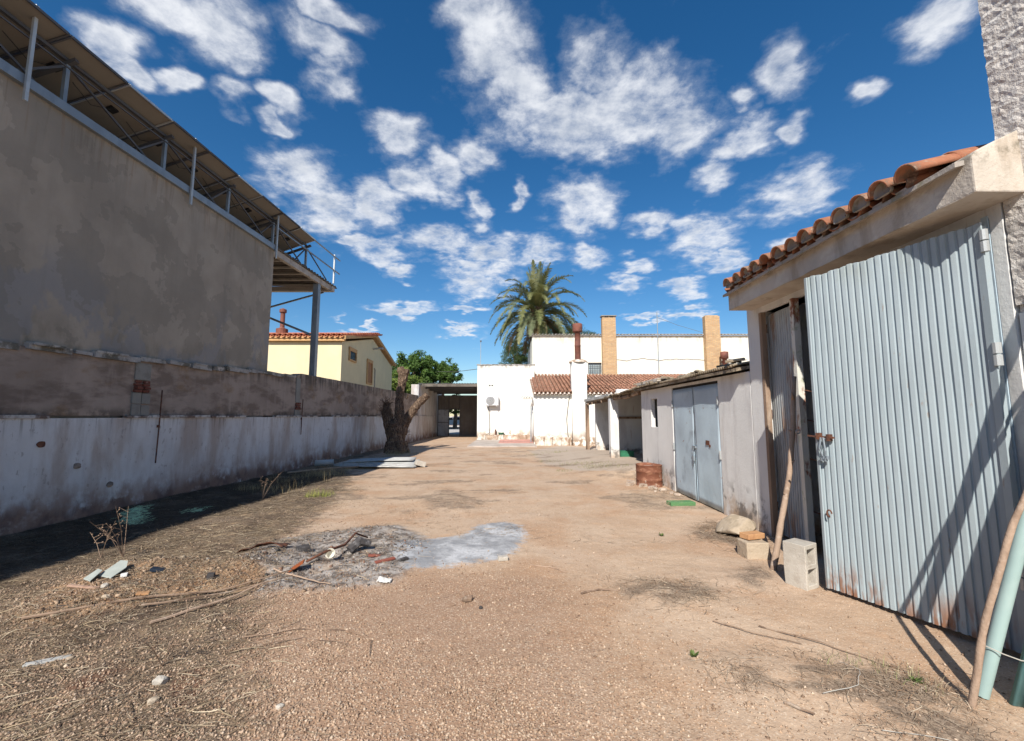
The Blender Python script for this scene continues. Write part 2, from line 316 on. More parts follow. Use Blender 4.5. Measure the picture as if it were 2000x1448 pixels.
def bark_mat():
    m, N = new_mat('fissured_bark')
    q = N.noise(wpos(N, (1, 1, 0.22)), 15.0, 6.0, 0.6, 0.4)
    ridge = N.math('ABSOLUTE', N.math('SUBTRACT', q, 0.5))
    c = N.mix(N.rng(ridge, 0.0, 0.09), (0.09, 0.06, 0.045), (0.42, 0.295, 0.205))
    c = N.mix(N.math('MULTIPLY', N.rng(N.noise(wpos(N), 4.0, 4.0), 0.45, 0.65), 0.5), c, (0.20, 0.13, 0.09))
    return finish(m, N, c, 0.95, N.bump(N.rng(ridge, 0.0, 0.16), 1.0, 0.06), 0.0, 0.1)


MT['bark'] = bark_mat()
MT['palmtrunk'] = coat('palm_trunk_fibre', (0.22, 0.145, 0.095), [((0.09, 0.06, 0.045), 5.0, 0.45, 0.6, (1, 1, 0.5), 0.9, None), ((0.4, 0.3, 0.2), 7.0, 0.55, 0.7, U, 0.6, None)], bump=1.0, bscale=9.0, bdist=0.06)
MT['asphalt'] = simple('street_asphalt', (0.06, 0.06, 0.062), 0.9, 0.2)
MT['paving'] = simple('pale_street_paving', (0.5, 0.47, 0.44), 0.9, 0.12, 3.0)
MT['carpaint'] = simple('white_car_paint', (0.75, 0.75, 0.75), 0.3, 0.02, 2.0, 0.0, spec=0.5)
MT['tyre'] = simple('tyre_rubber', (0.02, 0.02, 0.02), 0.8)
MT['apron'] = coat('worn_concrete_slab', (0.47, 0.41, 0.36), [((0.34, 0.28, 0.23), 2.0, 0.48, 0.66, U, 0.6, None)], bump=0.4)
MT['redtile'] = coat('pink_clay_paving', (0.50, 0.26, 0.22), [((0.38, 0.2, 0.16), 3.0, 0.5, 0.65, U, 0.6, None)], bump=0.3)
MT['tinrust'] = coat('rust_red_tin', (0.30, 0.085, 0.03), [((0.16, 0.05, 0.03), 9.0, 0.5, 0.65, U, 0.7, None)], bump=0.3, rough=0.7)
MT['redwood'] = coat('red_painted_board', (0.26, 0.085, 0.06), [((0.4, 0.2, 0.15), 9.0, 0.55, 0.7, U, 0.6, None)], bump=0.4)
MT['char'] = coat('charred_scrap', (0.06, 0.055, 0.055), [((0.22, 0.21, 0.21), 12.0, 0.5, 0.66, U, 0.7, None)], bump=0.6)
MT['palegrey'] = simple('pale_grey_scrap', (0.34, 0.37, 0.345), 0.6, 0.1, 9.0)
MT['pinkwood'] = coat('bare_pinkish_plank', (0.40, 0.27, 0.2), [((0.36, 0.22, 0.16), 8.0, 0.5, 0.66, (1, 0.3, 1), 0.6, None)], bump=0.4)
MT['rag'] = simple('white_rag', (0.66, 0.65, 0.62), 0.95, 0.1, 20.0, 0.5, 80.0)
MT['cream'] = simple('cream_ceramic', (0.58, 0.55, 0.47), 0.4, 0.08)
MT['darkblue'] = simple('dark_blue_plastic', (0.02, 0.03, 0.05), 0.4)
MT['string'] = simple('white_twine', (0.42, 0.4, 0.36), 0.9)


def brick_mat():
    m, N = new_mat('buff_brick_courses')
    p = wpos(N)
    x, y, z = N.sep(p)
    v = N.comb(N.math('ADD', x, y), z, 0.0)
    b = N.n('ShaderNodeTexBrick')
    N.put(b.inputs['Vector'], v)
    b.inputs['Scale'].default_value = 1.0
    b.inputs['Brick Width'].default_value = 0.25; b.inputs['Row Height'].default_value = 0.085
    b.inputs['Mortar Size'].default_value = 0.014
    b.inputs['Color1'].default_value = (0.62, 0.40, 0.19, 1); b.inputs['Color2'].default_value = (0.50, 0.29, 0.13, 1)
    b.inputs['Mortar'].default_value = (0.40, 0.32, 0.24, 1)
    c = N.mix(N.math('MULTIPLY', N.rng(N.noise(p, 3.0, 6.0, 0.6), 0.5, 0.75), 0.5), b.outputs['Color'], (0.30, 0.21, 0.13))
    h = N.math('ADD', N.math('MULTIPLY', b.outputs['Fac'], -1.0), N.math('MULTIPLY', N.noise(p, 40.0), 0.3))
    return finish(m, N, c, 0.9, N.bump(h, 0.6, 0.015))


MT['buffbrick'] = brick_mat()


def leaf_mat(name, c0, c1, scale=0.8, transl=(0.12, 0.16, 0.03)):
    m, N = new_mat(name)
    p = wpos(N)
    f = N.math('ADD', N.math('MULTIPLY', N.noise(p, scale, 3.0), 0.7), N.math('MULTIPLY', N.noise(p, 14.0, 2.0), 0.35))
    return finish(m, N, N.mix(N.rng(f, 0.35, 0.7), c0, c1), 0.55, None, 0.0, 0.3, None, transl)


MT['leafdark'] = leaf_mat('dark_evergreen_leaf', (0.035, 0.062, 0.015), (0.085, 0.125, 0.035))
MT['leafmid'] = leaf_mat('broad_green_leaf', (0.045, 0.10, 0.016), (0.11, 0.19, 0.04))
MT['leaflight'] = leaf_mat('light_green_leaf', (0.12, 0.19, 0.035), (0.23, 0.30, 0.07))
MT['frond'] = leaf_mat('palm_leaflet', (0.12, 0.145, 0.05), (0.33, 0.32, 0.15), 1.2, (0.2, 0.2, 0.06))
MT['frondgrey'] = leaf_mat('blue_green_palm_leaflet', (0.11, 0.145, 0.08), (0.26, 0.28, 0.16), 1.2, (0.16, 0.18, 0.07))
MT['fronddead'] = leaf_mat('dry_palm_leaflet', (0.22, 0.15, 0.075), (0.36, 0.26, 0.14), 1.2, (0.2, 0.13, 0.05))
MT['weedgreen'] = leaf_mat('small_weed_leaf', (0.07, 0.12, 0.025), (0.16, 0.22, 0.06))


def attr_mat(name, rough=0.9, transl=None):
    m, N = new_mat(name)
    return finish(m, N, N.attr('tint')['Color'], rough, None, 0, 0.2, None, transl)


MT['straw'] = attr_mat('dry_straw')
MT['pebble'] = attr_mat('loose_pebbles')


# ------------------------------------------------------------------ helpers: meshes and objects
class MB:
    def __init__(s):
        s.v = []; s.f = []
    def add(s, vs, fs):
        o = len(s.v); s.v += [tuple(v) for v in vs]; s.f += [tuple(i + o for i in f) for f in fs]; return s
    def box(s, x0, x1, y0, y1, z0, z1):
        vs = [(x, y, z) for x in (x0, x1) for y in (y0, y1) for z in (z0, z1)]
        return s.add(vs, [(0, 1, 3, 2), (4, 6, 7, 5), (0, 4, 5, 1), (2, 3, 7, 6), (0, 2, 6, 4), (1, 5, 7, 3)])
    def obox(s, c, size, M=None):
        hx, hy, hz = (k / 2 for k in size)
        vs = [Vector((x, y, z)) for x in (-hx, hx) for y in (-hy, hy) for z in (-hz, hz)]
        if M is not None: vs = [M @ v for v in vs]
        return s.add([v + Vector(c) for v in vs], [(0, 1, 3, 2), (4, 6, 7, 5), (0, 4, 5, 1), (2, 3, 7, 6), (0, 2, 6, 4), (1, 5, 7, 3)])
    def beam(s, a, b, w, h=None, up=(0, 0, 1)):
        """box bar from a to b, w across, h along up"""
        a, b = Vector(a), Vector(b); h = h or w
        d = (b - a).normalized(); u = Vector(up)
        if abs(d.dot(u)) > 0.98: u = Vector((1, 0, 0))
        r = d.cross(u).normalized(); u = r.cross(d).normalized()
        vs = [p + r * i * w / 2 + u * j * h / 2 for p in (a, b) for i, j in ((-1, -1), (1, -1), (1, 1), (-1, 1))]
        return s.add(vs, [(3, 2, 1, 0), (4, 5, 6, 7), (0, 1, 5, 4), (1, 2, 6, 5), (2, 3, 7, 6), (3, 0, 4, 7)])
    def tube(s, pts, rad, n=8, cap=True):
        pts = [Vector(p) for p in pts]; m = len(pts)
        rad = rad if isinstance(rad, (list, tuple)) else [rad] * m
        d0 = (pts[1] - pts[0]).normalized()
        u = d0.orthogonal().normalized(); vs = []
        for i, p in enumerate(pts):
            d = (pts[min(i + 1, m - 1)] - pts[max(i - 1, 0)]).normalized()
            u = (u - d * u.dot(d)).normalized(); w = d.cross(u)
            vs += [p + (u * math.cos(t) + w * math.sin(t)) * rad[i] for t in (2 * math.pi * k / n for k in range(n))]
        fs = [(i * n + k, i * n + (k + 1) % n, (i + 1) * n + (k + 1) % n, (i + 1) * n + k) for i in range(m - 1) for k in range(n)]
        if cap: fs += [tuple(range(n - 1, -1, -1)), tuple((m - 1) * n + k for k in range(n))]
        return s.add(vs, fs)
    def lathe(s, prof, c=(0, 0, 0), n=20, M=None):
        """prof: (radius, height) list, closed where radius is 0"""
        vs = []
        for r, z in prof:
            for k in range(n):
                t = 2 * math.pi * k / n
                v = Vector((r * math.cos(t), r * math.sin(t), z))
                vs.append((M @ v if M is not None else v) + Vector(c))
        m = len(prof)
        return s.add(vs, [(i * n + k, i * n + (k + 1) % n, (i + 1) * n + (k + 1) % n, (i + 1) * n + k) for i in range(m - 1) for k in range(n)])
    def poly(s, pts, off):
        """flat polygon swept by the vector off"""
        n = len(pts); o = Vector(off)
        vs = [Vector(p) for p in pts] + [Vector(p) + o for p in pts]
        return s.add(vs, [tuple(range(n)), tuple(range(2 * n - 1, n - 1, -1))] + [(i, i + n, (i + 1) % n + n, (i + 1) % n) for i in range(n)])
    def sheet(s, fn, nu, nv, th=0.0):
        """grid fn(u, v) -> point, optional thickness downwards along the grid normal"""
        P = [[Vector(fn(i / nu, j / nv)) for j in range(nv + 1)] for i in range(nu + 1)]
        o = len(s.v)
        w = nv + 1
        s.v += [tuple(p) for row in P for p in row]
        s.f += [(o + i * w + j, o + (i + 1) * w + j, o + (i + 1) * w + j + 1, o + i * w + j + 1) for i in range(nu) for j in range(nv)]
        if th:
            nrm = (P[nu][0] - P[0][0]).cross(P[0][nv] - P[0][0]).normalized() * -th
            o2 = len(s.v)
            s.v += [tuple(p + nrm) for row in P for p in row]
            s.f += [(o2 + i * w + j, o2 + i * w + j + 1, o2 + (i + 1) * w + j + 1, o2 + (i + 1) * w + j) for i in range(nu) for j in range(nv)]
            ring = [i * w for i in range(nu + 1)] + [nu * w + j for j in range(1, nv + 1)] + [i * w + nv for i in range(nu - 1, -1, -1)] + [j for j in range(nv - 1, 0, -1)]
            for k in range(len(ring)):
                a, b = ring[k], ring[(k + 1) % len(ring)]
                s.f.append((o + a, o2 + a, o2 + b, o + b))
        return s
    def holes(s, u0, u1, z0, z1, hs, put, t0, t1):
        """wall slab with openings: put(u, t, z) maps to a point; hs = (u0, u1, z0, z1)"""
        us = sorted({u0, u1, *[h[0] for h in hs], *[h[1] for h in hs]}); zs = sorted({z0, z1, *[h[2] for h in hs], *[h[3] for h in hs]})
        for a, b in zip(us, us[1:]):
            for c, d in zip(zs, zs[1:]):
                m = ((a + b) / 2, (c + d) / 2)
                if any(h[0] < m[0] < h[1] and h[2] < m[1] < h[3] for h in hs): continue
                vs = [put(u, t, z) for u in (a, b) for t in (t0, t1) for z in (c, d)]
                s.add(vs, [(0, 1, 3, 2), (4, 6, 7, 5), (0, 4, 5, 1), (2, 3, 7, 6), (0, 2, 6, 4), (1, 5, 7, 3)])
        return s
    def map(s, fn):
        s.v = [tuple(fn(*v)) for v in s.v]; return s
    def rough(s, amp, scale=3.0, seed=0.0):
        o = []
        for v in s.v:
            p = Vector(v) * scale + Vector((seed, seed * 1.7, seed * 0.3))
            o.append(tuple(Vector(v) + amp * mnoise.noise_vector(p)))
        s.v = o; return s
    def build(s, name, mat, parent=None, smooth=False, bevel=0.0, sub=0):
        me = bpy.data.meshes.new(name)
        me.from_pydata(s.v, [], s.f)
        bm = bmesh.new(); bm.from_mesh(me)
        if sub: bmesh.ops.subdivide_edges(bm, edges=bm.edges[:], cuts=sub, use_grid_fill=True)
        if bevel: bmesh.ops.bevel(bm, geom=bm.edges[:], offset=bevel, segments=2, affect='EDGES', profile=0.6)
        bmesh.ops.recalc_face_normals(bm, faces=bm.faces[:])
        bm.to_mesh(me); bm.free()
        return link(name, me, mat, parent, smooth)


def link(name, me, mat, parent=None, smooth=False):
    me.materials.append(MT[mat] if isinstance(mat, str) else mat)
    if smooth:
        me.polygons.foreach_set('use_smooth', [True] * len(me.polygons))
    ob = bpy.data.objects.new(name, me)
    COL.objects.link(ob)
    if parent is not None:
        ob.parent = parent
        ob.location = -origin(parent)
    return ob


def origin(o):
    v = Vector(o.location)
    return v if o.parent is None else (v + origin(o.parent))


def tag(o, label, cat, group=None, kind=None):
    o['label'] = label
    if cat: o['category'] = cat
    if group: o['group'] = group
    if kind: o['kind'] = kind
    return o


def thing(name, base, label, cat, group=None):
    o = bpy.data.objects.new(name, None)
    o.empty_display_size = 0.2
    COL.objects.link(o)
    o.location = base
    return tag(o, label, cat, group)


def one(mb, name, mat, base, label, cat, group=None, smooth=False, bevel=0.0, sub=0):
    """a thing that is a single mesh, its origin at the base point"""
    b = Vector(base)
    mb.v = [tuple(Vector(v) - b) for v in mb.v]
    o = mb.build(name, mat, None, smooth, bevel, sub)
    o.location = b
    return tag(o, label, cat, group)


def structure(mb, name, mat, smooth=False):
    o = mb.build(name, mat, None, smooth); o['kind'] = 'structure'; return o


def rot(ax, a): return Matrix.Rotation(a, 3, ax)


def tile_mb(L=0.42, r0=0.085, r1=0.07, th=0.013, n=7, convex=True):
    """barrel tile: axis along +x (up the slope) from x=0, arch over z (or trough)"""
    mb = MB(); sg = 1 if convex else -1
    rings = []
    for x, r in ((0, r0), (L, r1)):
        for rr in (r, r - th):
            rings.append([(x, rr * math.cos(math.pi * k / n), sg * rr * math.sin(math.pi * k / n)) for k in range(n + 1)])
    w = n + 1
    mb.v = [p for ring in rings for p in ring]
    o0, i0, o1, i1 = 0, w, 2 * w, 3 * w
    for k in range(n):
        mb.f += [(o0 + k, o0 + k + 1, o1 + k + 1, o1 + k), (i0 + k + 1, i0 + k, i1 + k, i1 + k + 1), (o0 + k + 1, o0 + k, i0 + k, i0 + k + 1), (o1 + k, o1 + k + 1, i1 + k + 1, i1 + k)]
    mb.f += [(o0, o1, i1, i0), (o0 + n, i0 + n, i1 + n, o1 + n)]
    return mb


def tile_roof(mb, p0, along, up, ncol, ncourse, pitch=0.23, L=0.42, step=0.36, n=5, jit=0.008):
    """rows of barrel tiles: p0 = eave corner, along = unit vector on the eave, up = unit vector up the slope"""
    along, up = Vector(along).normalized(), Vector(up).normalized()
    nrm = up.cross(along).normalized()
    if nrm.z < 0: nrm = -nrm
    cov, chn = tile_mb(L, pitch * 0.40, pitch * 0.33, 0.014, n), tile_mb(L, pitch * 0.36, pitch * 0.42, 0.014, n, False)
    for i in range(ncol):
        for j in range(ncourse):
            for t, off, lift in ((chn, 0.0, 0.075), (cov, 0.5, 0.075)):
                o = Vector(p0) + along * ((i + off) * pitch + random.uniform(-jit, jit)) + up * (j * step + random.uniform(-jit, jit) * 1.5) + nrm * (lift + 0.006 * (j % 2) + random.uniform(0, jit))
                a = random.uniform(-0.02, 0.02)
                u2 = (up + along * a - nrm * 0.03).normalized(); al2 = (along - up * a).normalized(); n2 = u2.cross(al2).normalized()
                if n2.z < 0: n2 = -n2
                mb.add([o + u2 * v[0] + al2 * v[1] + n2 * v[2] for v in t.v], t.f)
    return mb


def sstep(a, b, x):
    t = np.clip((np.asarray(x, dtype=float) - a) / (b - a), 0, 1)
    return t * t * (3 - 2 * t)


_perm = np.random.default_rng(3).random((256, 256))


def vnoise(x, y):
    xi, yi = np.floor(x).astype(int), np.floor(y).astype(int)
    fx, fy = x - xi, y - yi
    fx, fy = fx * fx * (3 - 2 * fx), fy * fy * (3 - 2 * fy)
    g = lambda a, b: _perm[a & 255, b & 255]
    return (g(xi, yi) * (1 - fx) + g(xi + 1, yi) * fx) * (1 - fy) + (g(xi, yi + 1) * (1 - fx) + g(xi + 1, yi + 1) * fx) * fy


def fbm(x, y, oct=4):
    s = 0; a = 0.5
    for k in range(oct):
        s = s + a * vnoise(x * 2 ** k + 17.3 * k, y * 2 ** k + 5.1 * k); a *= 0.5
    return s / (1 - 0.5 ** oct)


def sdf(poly, x, y):
    """signed distance to a polygon, positive inside"""
    P = np.array(poly); d = np.full(x.shape, 1e9); ins = np.zeros(x.shape, bool)
    for i in range(len(P)):
        a, b = P[i], P[(i + 1) % len(P)]
        e = b - a; t = np.clip(((x - a[0]) * e[0] + (y - a[1]) * e[1]) / (e @ e + 1e-12), 0, 1)
        d = np.minimum(d, np.hypot(x - a[0] - t * e[0], y - a[1] - t * e[1]))
        c = ((a[1] > y) != (b[1] > y))
        with np.errstate(divide='ignore', invalid='ignore'):
            ins ^= c & (x < (b[0] - a[0]) * (y - a[1]) / (b[1] - a[1] + 1e-12) + a[0])
    return np.where(ins, d, -d)

# ------------------------------------------------------------------ ground
ASH1 = [(-1.45,5.6),(-1.01,5.83),(-0.66,6.0),(-0.49,6.52),(-0.12,6.7),(0.13,6.46),(0.2,5.93),(0.06,5.33),(-0.09,4.97),(-0.39,4.84),(-0.81,4.73),(-1.13,4.7),(-1.36,5.06)]
ASH2 = [(-3.12,5.14),(-3.09,5.6),(-2.76,6.0),(-2.21,6.4),(-1.64,6.46),(-1.16,5.93),(-1.06,4.65),(-1.18,4.31),(-1.48,4.19),(-1.9,4.19),(-2.13,4.07),(-2.28,4.02),(-2.43,4.44),(-2.9,4.6)]
STRAW = [(-6.9,-1),(-6.9,14),(-6.4,27),(-5.9,27),(-5.6,14.8),(-3.9,10.78),(-3.3,8.02),(-2.85,5.65),(-2.43,4.44),(-2.15,3.76),(-1.8,3.01),(-1.35,2.48),(-1.0,1.5),(-1.0,-1)]
HEAP = [(-3.85,3.45),(-4.2,4.1),(-4.05,4.73),(-3.41,4.97),(-2.59,5.14),(-2.05,4.73),(-2.09,4.19),(-2.68,4.07),(-2.98,3.76),(-3.43,3.4)]
CONC = [(0.71,19.6),(2.6,23.3),(4.5,21.5),(5.0,14.78),(3.14,11.21),(1.85,12.19),(1.04,14.78)]
PAINT = [[(-5.85,6.55),(-6.5,7.4),(-6.57,7.72),(-6.33,7.8),(-6.02,7.28),(-5.41,6.7),(-5.46,6.4)], [(-5.6,7.4),(-5.39,7.76),(-5.18,7.72),(-5.08,7.32),(-5.31,7.17)]]
DEBRIS = [[(1.0,4.19),(1.28,4.31),(1.71,4.29),(1.87,4.07),(1.7,3.86),(1.28,3.78),(1.02,3.91)],
          [(1.36,2.9),(1.75,3.01),(2.07,2.9),(2.47,2.84),(2.59,2.6),(2.4,2.1),(1.92,2.2),(1.86,2.48),(1.61,2.6),(1.37,2.74)],
          [(2.38,6.0),(3.02,6.7),(3.17,6.4),(3.06,5.33),(2.78,5.28),(2.59,5.65)],
          [(2.16,4.51),(2.61,4.76),(2.63,4.44),(2.28,4.02),(2.11,4.13)],
          [(-1.97,8.5),(-1.74,9.35),(-1.05,9.05),(-0.56,8.02),(-0.85,7.32),(-1.45,7.4)]]
RED = [(-3.4,2.2),(-2.5,3.0),(-1.5,3.05),(-0.9,2.6),(-0.9,1.8),(-2.5,1.6)]


def soft(poly, x, y, w=0.25, inset=0.0):
    return sstep(-w, w, sdf(poly, x, y) - inset)


def zg(x, y):
    x = np.asarray(x, float); y = np.asarray(y, float)
    near = 1 - sstep(24, 34, y)
    z = 0.07 * (fbm(x * 0.45 + 9, y * 0.45 + 4, 3) - 0.5) * near + 0.022 * (fbm(x * 2.7, y * 2.7 + 40, 4) - 0.5) * near
    z = z + 0.13 * soft(HEAP, x, y, 0.35, 0.12) * (0.25 + 1.1 * fbm(x * 2.2 + 3, y * 2.2, 4))
    z = z + 0.09 * soft(ASH2, x, y, 0.4, 0.15) * (0.1 + 1.2 * fbm(x * 3.0, y * 3.0 + 8, 4)) + 0.018 * soft(ASH1, x, y, 0.12, 0.05)
    for d in DEBRIS: z = z + 0.02 * soft(d, x, y, 0.15)
    z = z + 0.035 * soft(STRAW, x, y, 0.5) * fbm(x * 3.5, y * 3.5, 3)
    z = z + 0.17 * sstep(1.2, 3.2, x) * sstep(10.2, 12.0, y) * (1 - sstep(17, 22, y)) + 0.1 * np.exp(-((x - 3.8) ** 2 + (y - 11.9) ** 2) / 0.6)
    return z


def zgs(x, y): return float(zg(np.array([x]), np.array([y]))[0])


def axis(parts):
    out = []
    for a, b, st in parts: out += list(np.arange(a, b, st))
    return np.array(out + [parts[-1][1]])


gx = axis([(-900, -100, 200), (-100, -20, 16), (-20, -7.5, 1.2), (-7.5, -4.6, 0.06), (-4.6, 3.6, 0.028), (3.6, 7, 0.12), (7, 20, 1.3), (20, 100, 16), (100, 900, 200)])
gy = axis([(-900, -100, 200), (-100, -10, 15), (-10, 1.5, 0.9), (1.5, 6.6, 0.028), (6.6, 10, 0.05), (10, 16, 0.1), (16, 30, 0.28), (30, 60, 2.0), (60, 200, 20), (200, 1400, 200)])
GX, GY = np.meshgrid(gx, gy, indexing='ij')
GZ = zg(GX, GY)
inner = (GX > -7) & (GX < 4) & (GY > 1.4) & (GY < 12)
GZ = GZ + np.where(inner, 0.010 * (fbm(GX * 11, GY * 11, 3) - 0.5) + 0.0015 * (rng.random(GX.shape) - 0.5), 0)
nx, ny = GX.shape
gm = bpy.data.meshes.new('ground')
co = np.stack([GX, GY, GZ], -1).reshape(-1, 3)
ii = (np.arange(nx - 1)[:, None] * ny + np.arange(ny - 1)[None]).ravel()
quads = np.stack([ii, ii + ny, ii + ny + 1, ii + 1], -1)
gm.vertices.add(len(co)); gm.vertices.foreach_set('co', co.ravel())
gm.loops.add(quads.size); gm.loops.foreach_set('vertex_index', quads.ravel().astype(np.int32))
gm.polygons.add(len(quads)); gm.polygons.foreach_set('loop_start', (np.arange(len(quads)) * 4).astype(np.int32))
gm.polygons.foreach_set('use_smooth', np.ones(len(quads), bool))
gm.update(calc_edges=True)


def put_attr(me, name, a, b, c):
    at = me.attributes.new(name, 'FLOAT_COLOR', 'POINT')
    at.data.foreach_set('color', np.stack([np.ravel(a), np.ravel(b), np.ravel(c), np.ones(np.size(a))], -1).astype(np.float32).ravel())


deb = np.zeros(GX.shape)
for d in DEBRIS: deb = np.maximum(deb, soft(d, GX, GY, 0.3) * (0.9 if d[0][1] < 8 else 0.6) * np.clip(2.6 * fbm(GX * 3.6, GY * 5.2 + 20, 4) - 0.45, 0, 1))
streak = sstep(0.5, 0.66, fbm(GX * 0.8 + 30, GY * 1.5 + 11, 5)) * sstep(5.5, 8, GY) * (1 - sstep(20, 26, GY)) * 0.55
deb = np.maximum(deb, streak)
pnt = np.maximum(soft(PAINT[0], GX, GY, 0.3), soft(PAINT[1], GX, GY, 0.25) * 0.85)
put_attr(gm, 'ma', soft(ASH1, GX, GY, 0.24), soft(ASH2, GX, GY, 0.35), soft(STRAW, GX, GY, 0.6))
put_attr(gm, 'mb', deb, soft(CONC, GX, GY, 0.7) * 0.9, pnt)
wall_shade = (1 - sstep(1.3, 2.7, GX + 6.75 - 0.032 * (GY - 5.9))) * (1 - sstep(11, 15, GY)) * np.clip(fbm(GX * 2, GY * 2 + 50, 3) * 1.7 - 0.1, 0, 1)  # dark litter by the wall, deepened to paint in the building's shadow
put_attr(gm, 'md', wall_shade, wall_shade, wall_shade)
put_attr(gm, 'mc', soft(RED, GX, GY, 0.4) * sstep(0.5, 0.66, fbm(GX * 3.6 + 8, GY * 3.6, 4)) * 0.9, soft(HEAP, GX, GY, 0.3), (1 - sstep(-0.4, 1.6, GX + 0.8 * (fbm(GX * 0.9, GY * 0.9 + 5, 3) - 0.5))) * (1 - sstep(3.8, 5.2, GY)))


def ground_mat():
    m, N = new_mat('dusty_yard_ground')
    p = wpos(N)
    ma, mb_, mc = (N.sep(N.attr(k)['Color']) for k in ('ma', 'mb', 'mc'))
    n1, n2 = N.noise(p, 0.9, 4.0, 0.6), N.noise(p, 4.5, 5.0, 0.65)
    nf = N.noise(p, 26.0, 4.0, 0.68)
    def edge(s, lo=0.38, hi=0.62, amp=0.8, nz=None):
        return N.rng(N.math('ADD', s, N.math('MULTIPLY', N.math('SUBTRACT', nz or n2, 0.5), amp)), lo, hi)
    c = N.mix(N.rng(n1, 0.32, 0.66), (0.455, 0.315, 0.212), (0.51, 0.38, 0.272))
    c = N.mix(N.math('MULTIPLY', N.rng(n2, 0.5, 0.72), 0.55), c, (0.37, 0.255, 0.17))
    c = N.mix(N.math('MULTIPLY', N.rng(N.noise(p, 1.7, 5.0, 0.6), 0.52, 0.7), 0.45), c, (0.45, 0.265, 0.15))
    c = N.mix(N.math('MULTIPLY', N.rng(N.noise(p, 0.55, 3.0, 0.5), 0.5, 0.62), 0.5), c, (0.51, 0.38, 0.28))
    c = N.mix(N.math('MULTIPLY', N.rng(N.noise(N.vmath('ADD', p, (7.0, 3.0, 0)), 0.75, 4.0, 0.55), 0.5, 0.64), 0.55), c, (0.40, 0.235, 0.135))
    rut = N.noise(N.vmath('MULTIPLY', p, (2.2, 0.35, 1.0)), 1.0, 5.0, 0.6)
    c = N.mix(N.math('MULTIPLY', N.rng(rut, 0.52, 0.66), 0.3), c, (0.38, 0.265, 0.18))
    c = N.mix(N.math('MULTIPLY', N.rng(N.noise(p, 2.4, 6.0, 0.7), 0.56, 0.70), 0.5), c, (0.30, 0.205, 0.14))
    # pebbly grain: stone colours per cell, tan dust between
    v1 = N.voro(p, 62.0); v1c = v1.node.outputs['Color']
    v2 = N.voro(p, 130.0); v2c = v2.node.outputs['Color']
    s1 = N.sep(v1c)[0]
    stone = N.ramp(s1, [(0.0, (0.21, 0.135, 0.09)), (0.45, (0.36, 0.235, 0.155)), (0.8, (0.46, 0.325, 0.225)), (1.0, (0.62, 0.50, 0.39))])
    grav = N.math('MULTIPLY', N.rng(v1, 0.55, 0.25), N.rng(N.math('ADD', mc[2], N.math('MULTIPLY', N.math('SUBTRACT', n1, 0.5), 1.2)), 0.05, 0.8, 0.18, 0.8))
    c = N.mix(N.math('MULTIPLY', N.rng(N.math('ADD', mc[2], N.math('MULTIPLY', N.math('SUBTRACT', n1, 0.5), 1.6)), 0.2, 1.0), 0.7), c, (0.345, 0.215, 0.14))
    c = N.mix(grav, c, stone)
    c = N.mix(N.math('MULTIPLY', N.rng(v1, 0.45, 0.75), N.math('MULTIPLY', mc[2], 0.45)), c, (0.25, 0.155, 0.10))
    c = N.mix(N.math('MULTIPLY', N.rng(nf, 0.55, 0.75), 0.35), c, (0.27, 0.19, 0.135))
    c = N.mix(N.math('MULTIPLY', N.rng(N.sep(v2c)[1], 0.86, 0.93), 0.4), c, (0.70, 0.60, 0.48))
    # concrete apron, leaf litter, straw floor, shade painted in along the wall
    c = N.mix(N.math('MULTIPLY', edge(mb_[1]), 0.75), c, N.mix(n2, (0.36, 0.30, 0.245), (0.50, 0.43, 0.36)))
    lit = N.noise(N.vmath('MULTIPLY', p, (1, 1, 1)), 34.0, 4.0, 0.7, 1.5)
    c = N.mix(N.math('MULTIPLY', edge(mb_[0], 0.3, 0.75), 0.85), c, N.mix(N.rng(lit, 0.4, 0.65), (0.13, 0.095, 0.07), (0.36, 0.28, 0.21)))
    st = N.mix(N.rng(lit, 0.36, 0.68), (0.065, 0.047, 0.036), (0.24, 0.185, 0.128))
    st = N.mix(N.math('MULTIPLY', N.rng(n2, 0.5, 0.66), 0.6), st, (0.38, 0.27, 0.165))
    st = N.mix(N.math('MULTIPLY', N.rng(N.noise(p, 1.8, 5.0, 0.65), 0.5, 0.62), 0.75), st, (0.05, 0.036, 0.028))
    c = N.mix(N.math('MULTIPLY', edge(ma[2], 0.3, 0.75, 1.5), 0.88), c, st)
    c = N.mix(N.math('MULTIPLY', edge(N.sep(N.attr('md')['Color'])[0], 0.25, 0.7, 0.8), 0.9), c, N.mix(N.rng(lit, 0.4, 0.7), (0.035, 0.026, 0.02), (0.12, 0.09, 0.065)))  # litter coloured darker where the wall shadow falls
    c = N.mix(N.math('MULTIPLY', edge(mc[1], 0.35, 0.7, 1.0), 0.9), c, N.mix(N.rng(n2, 0.35, 0.65), (0.27, 0.155, 0.085), (0.44, 0.29, 0.175)))
    c = N.mix(N.math('MULTIPLY', edge(mc[0], 0.35, 0.8, 0.9), 0.75), c, (0.15, 0.07, 0.045))
    # ash
    heap = N.mix(N.rng(N.noise(p, 7.0, 7.0, 0.72), 0.38, 0.60), (0.065, 0.06, 0.058), (0.40, 0.375, 0.35))
    heap = N.mix(N.math('MULTIPLY', N.rng(n2, 0.52, 0.68), 0.7), heap, (0.50, 0.40, 0.31))
    c = N.mix(N.math('MULTIPLY', edge(ma[1], 0.3, 0.7, 0.9), 0.88), c, heap)
    flow = N.mix(N.rng(N.noise(p, 2.6, 5.0, 0.6), 0.38, 0.62), (0.27, 0.28, 0.295), (0.52, 0.53, 0.545))
    flow = N.mix(N.math('MULTIPLY', N.rng(nf, 0.45, 0.7), 0.5), flow, (0.17, 0.18, 0.195))
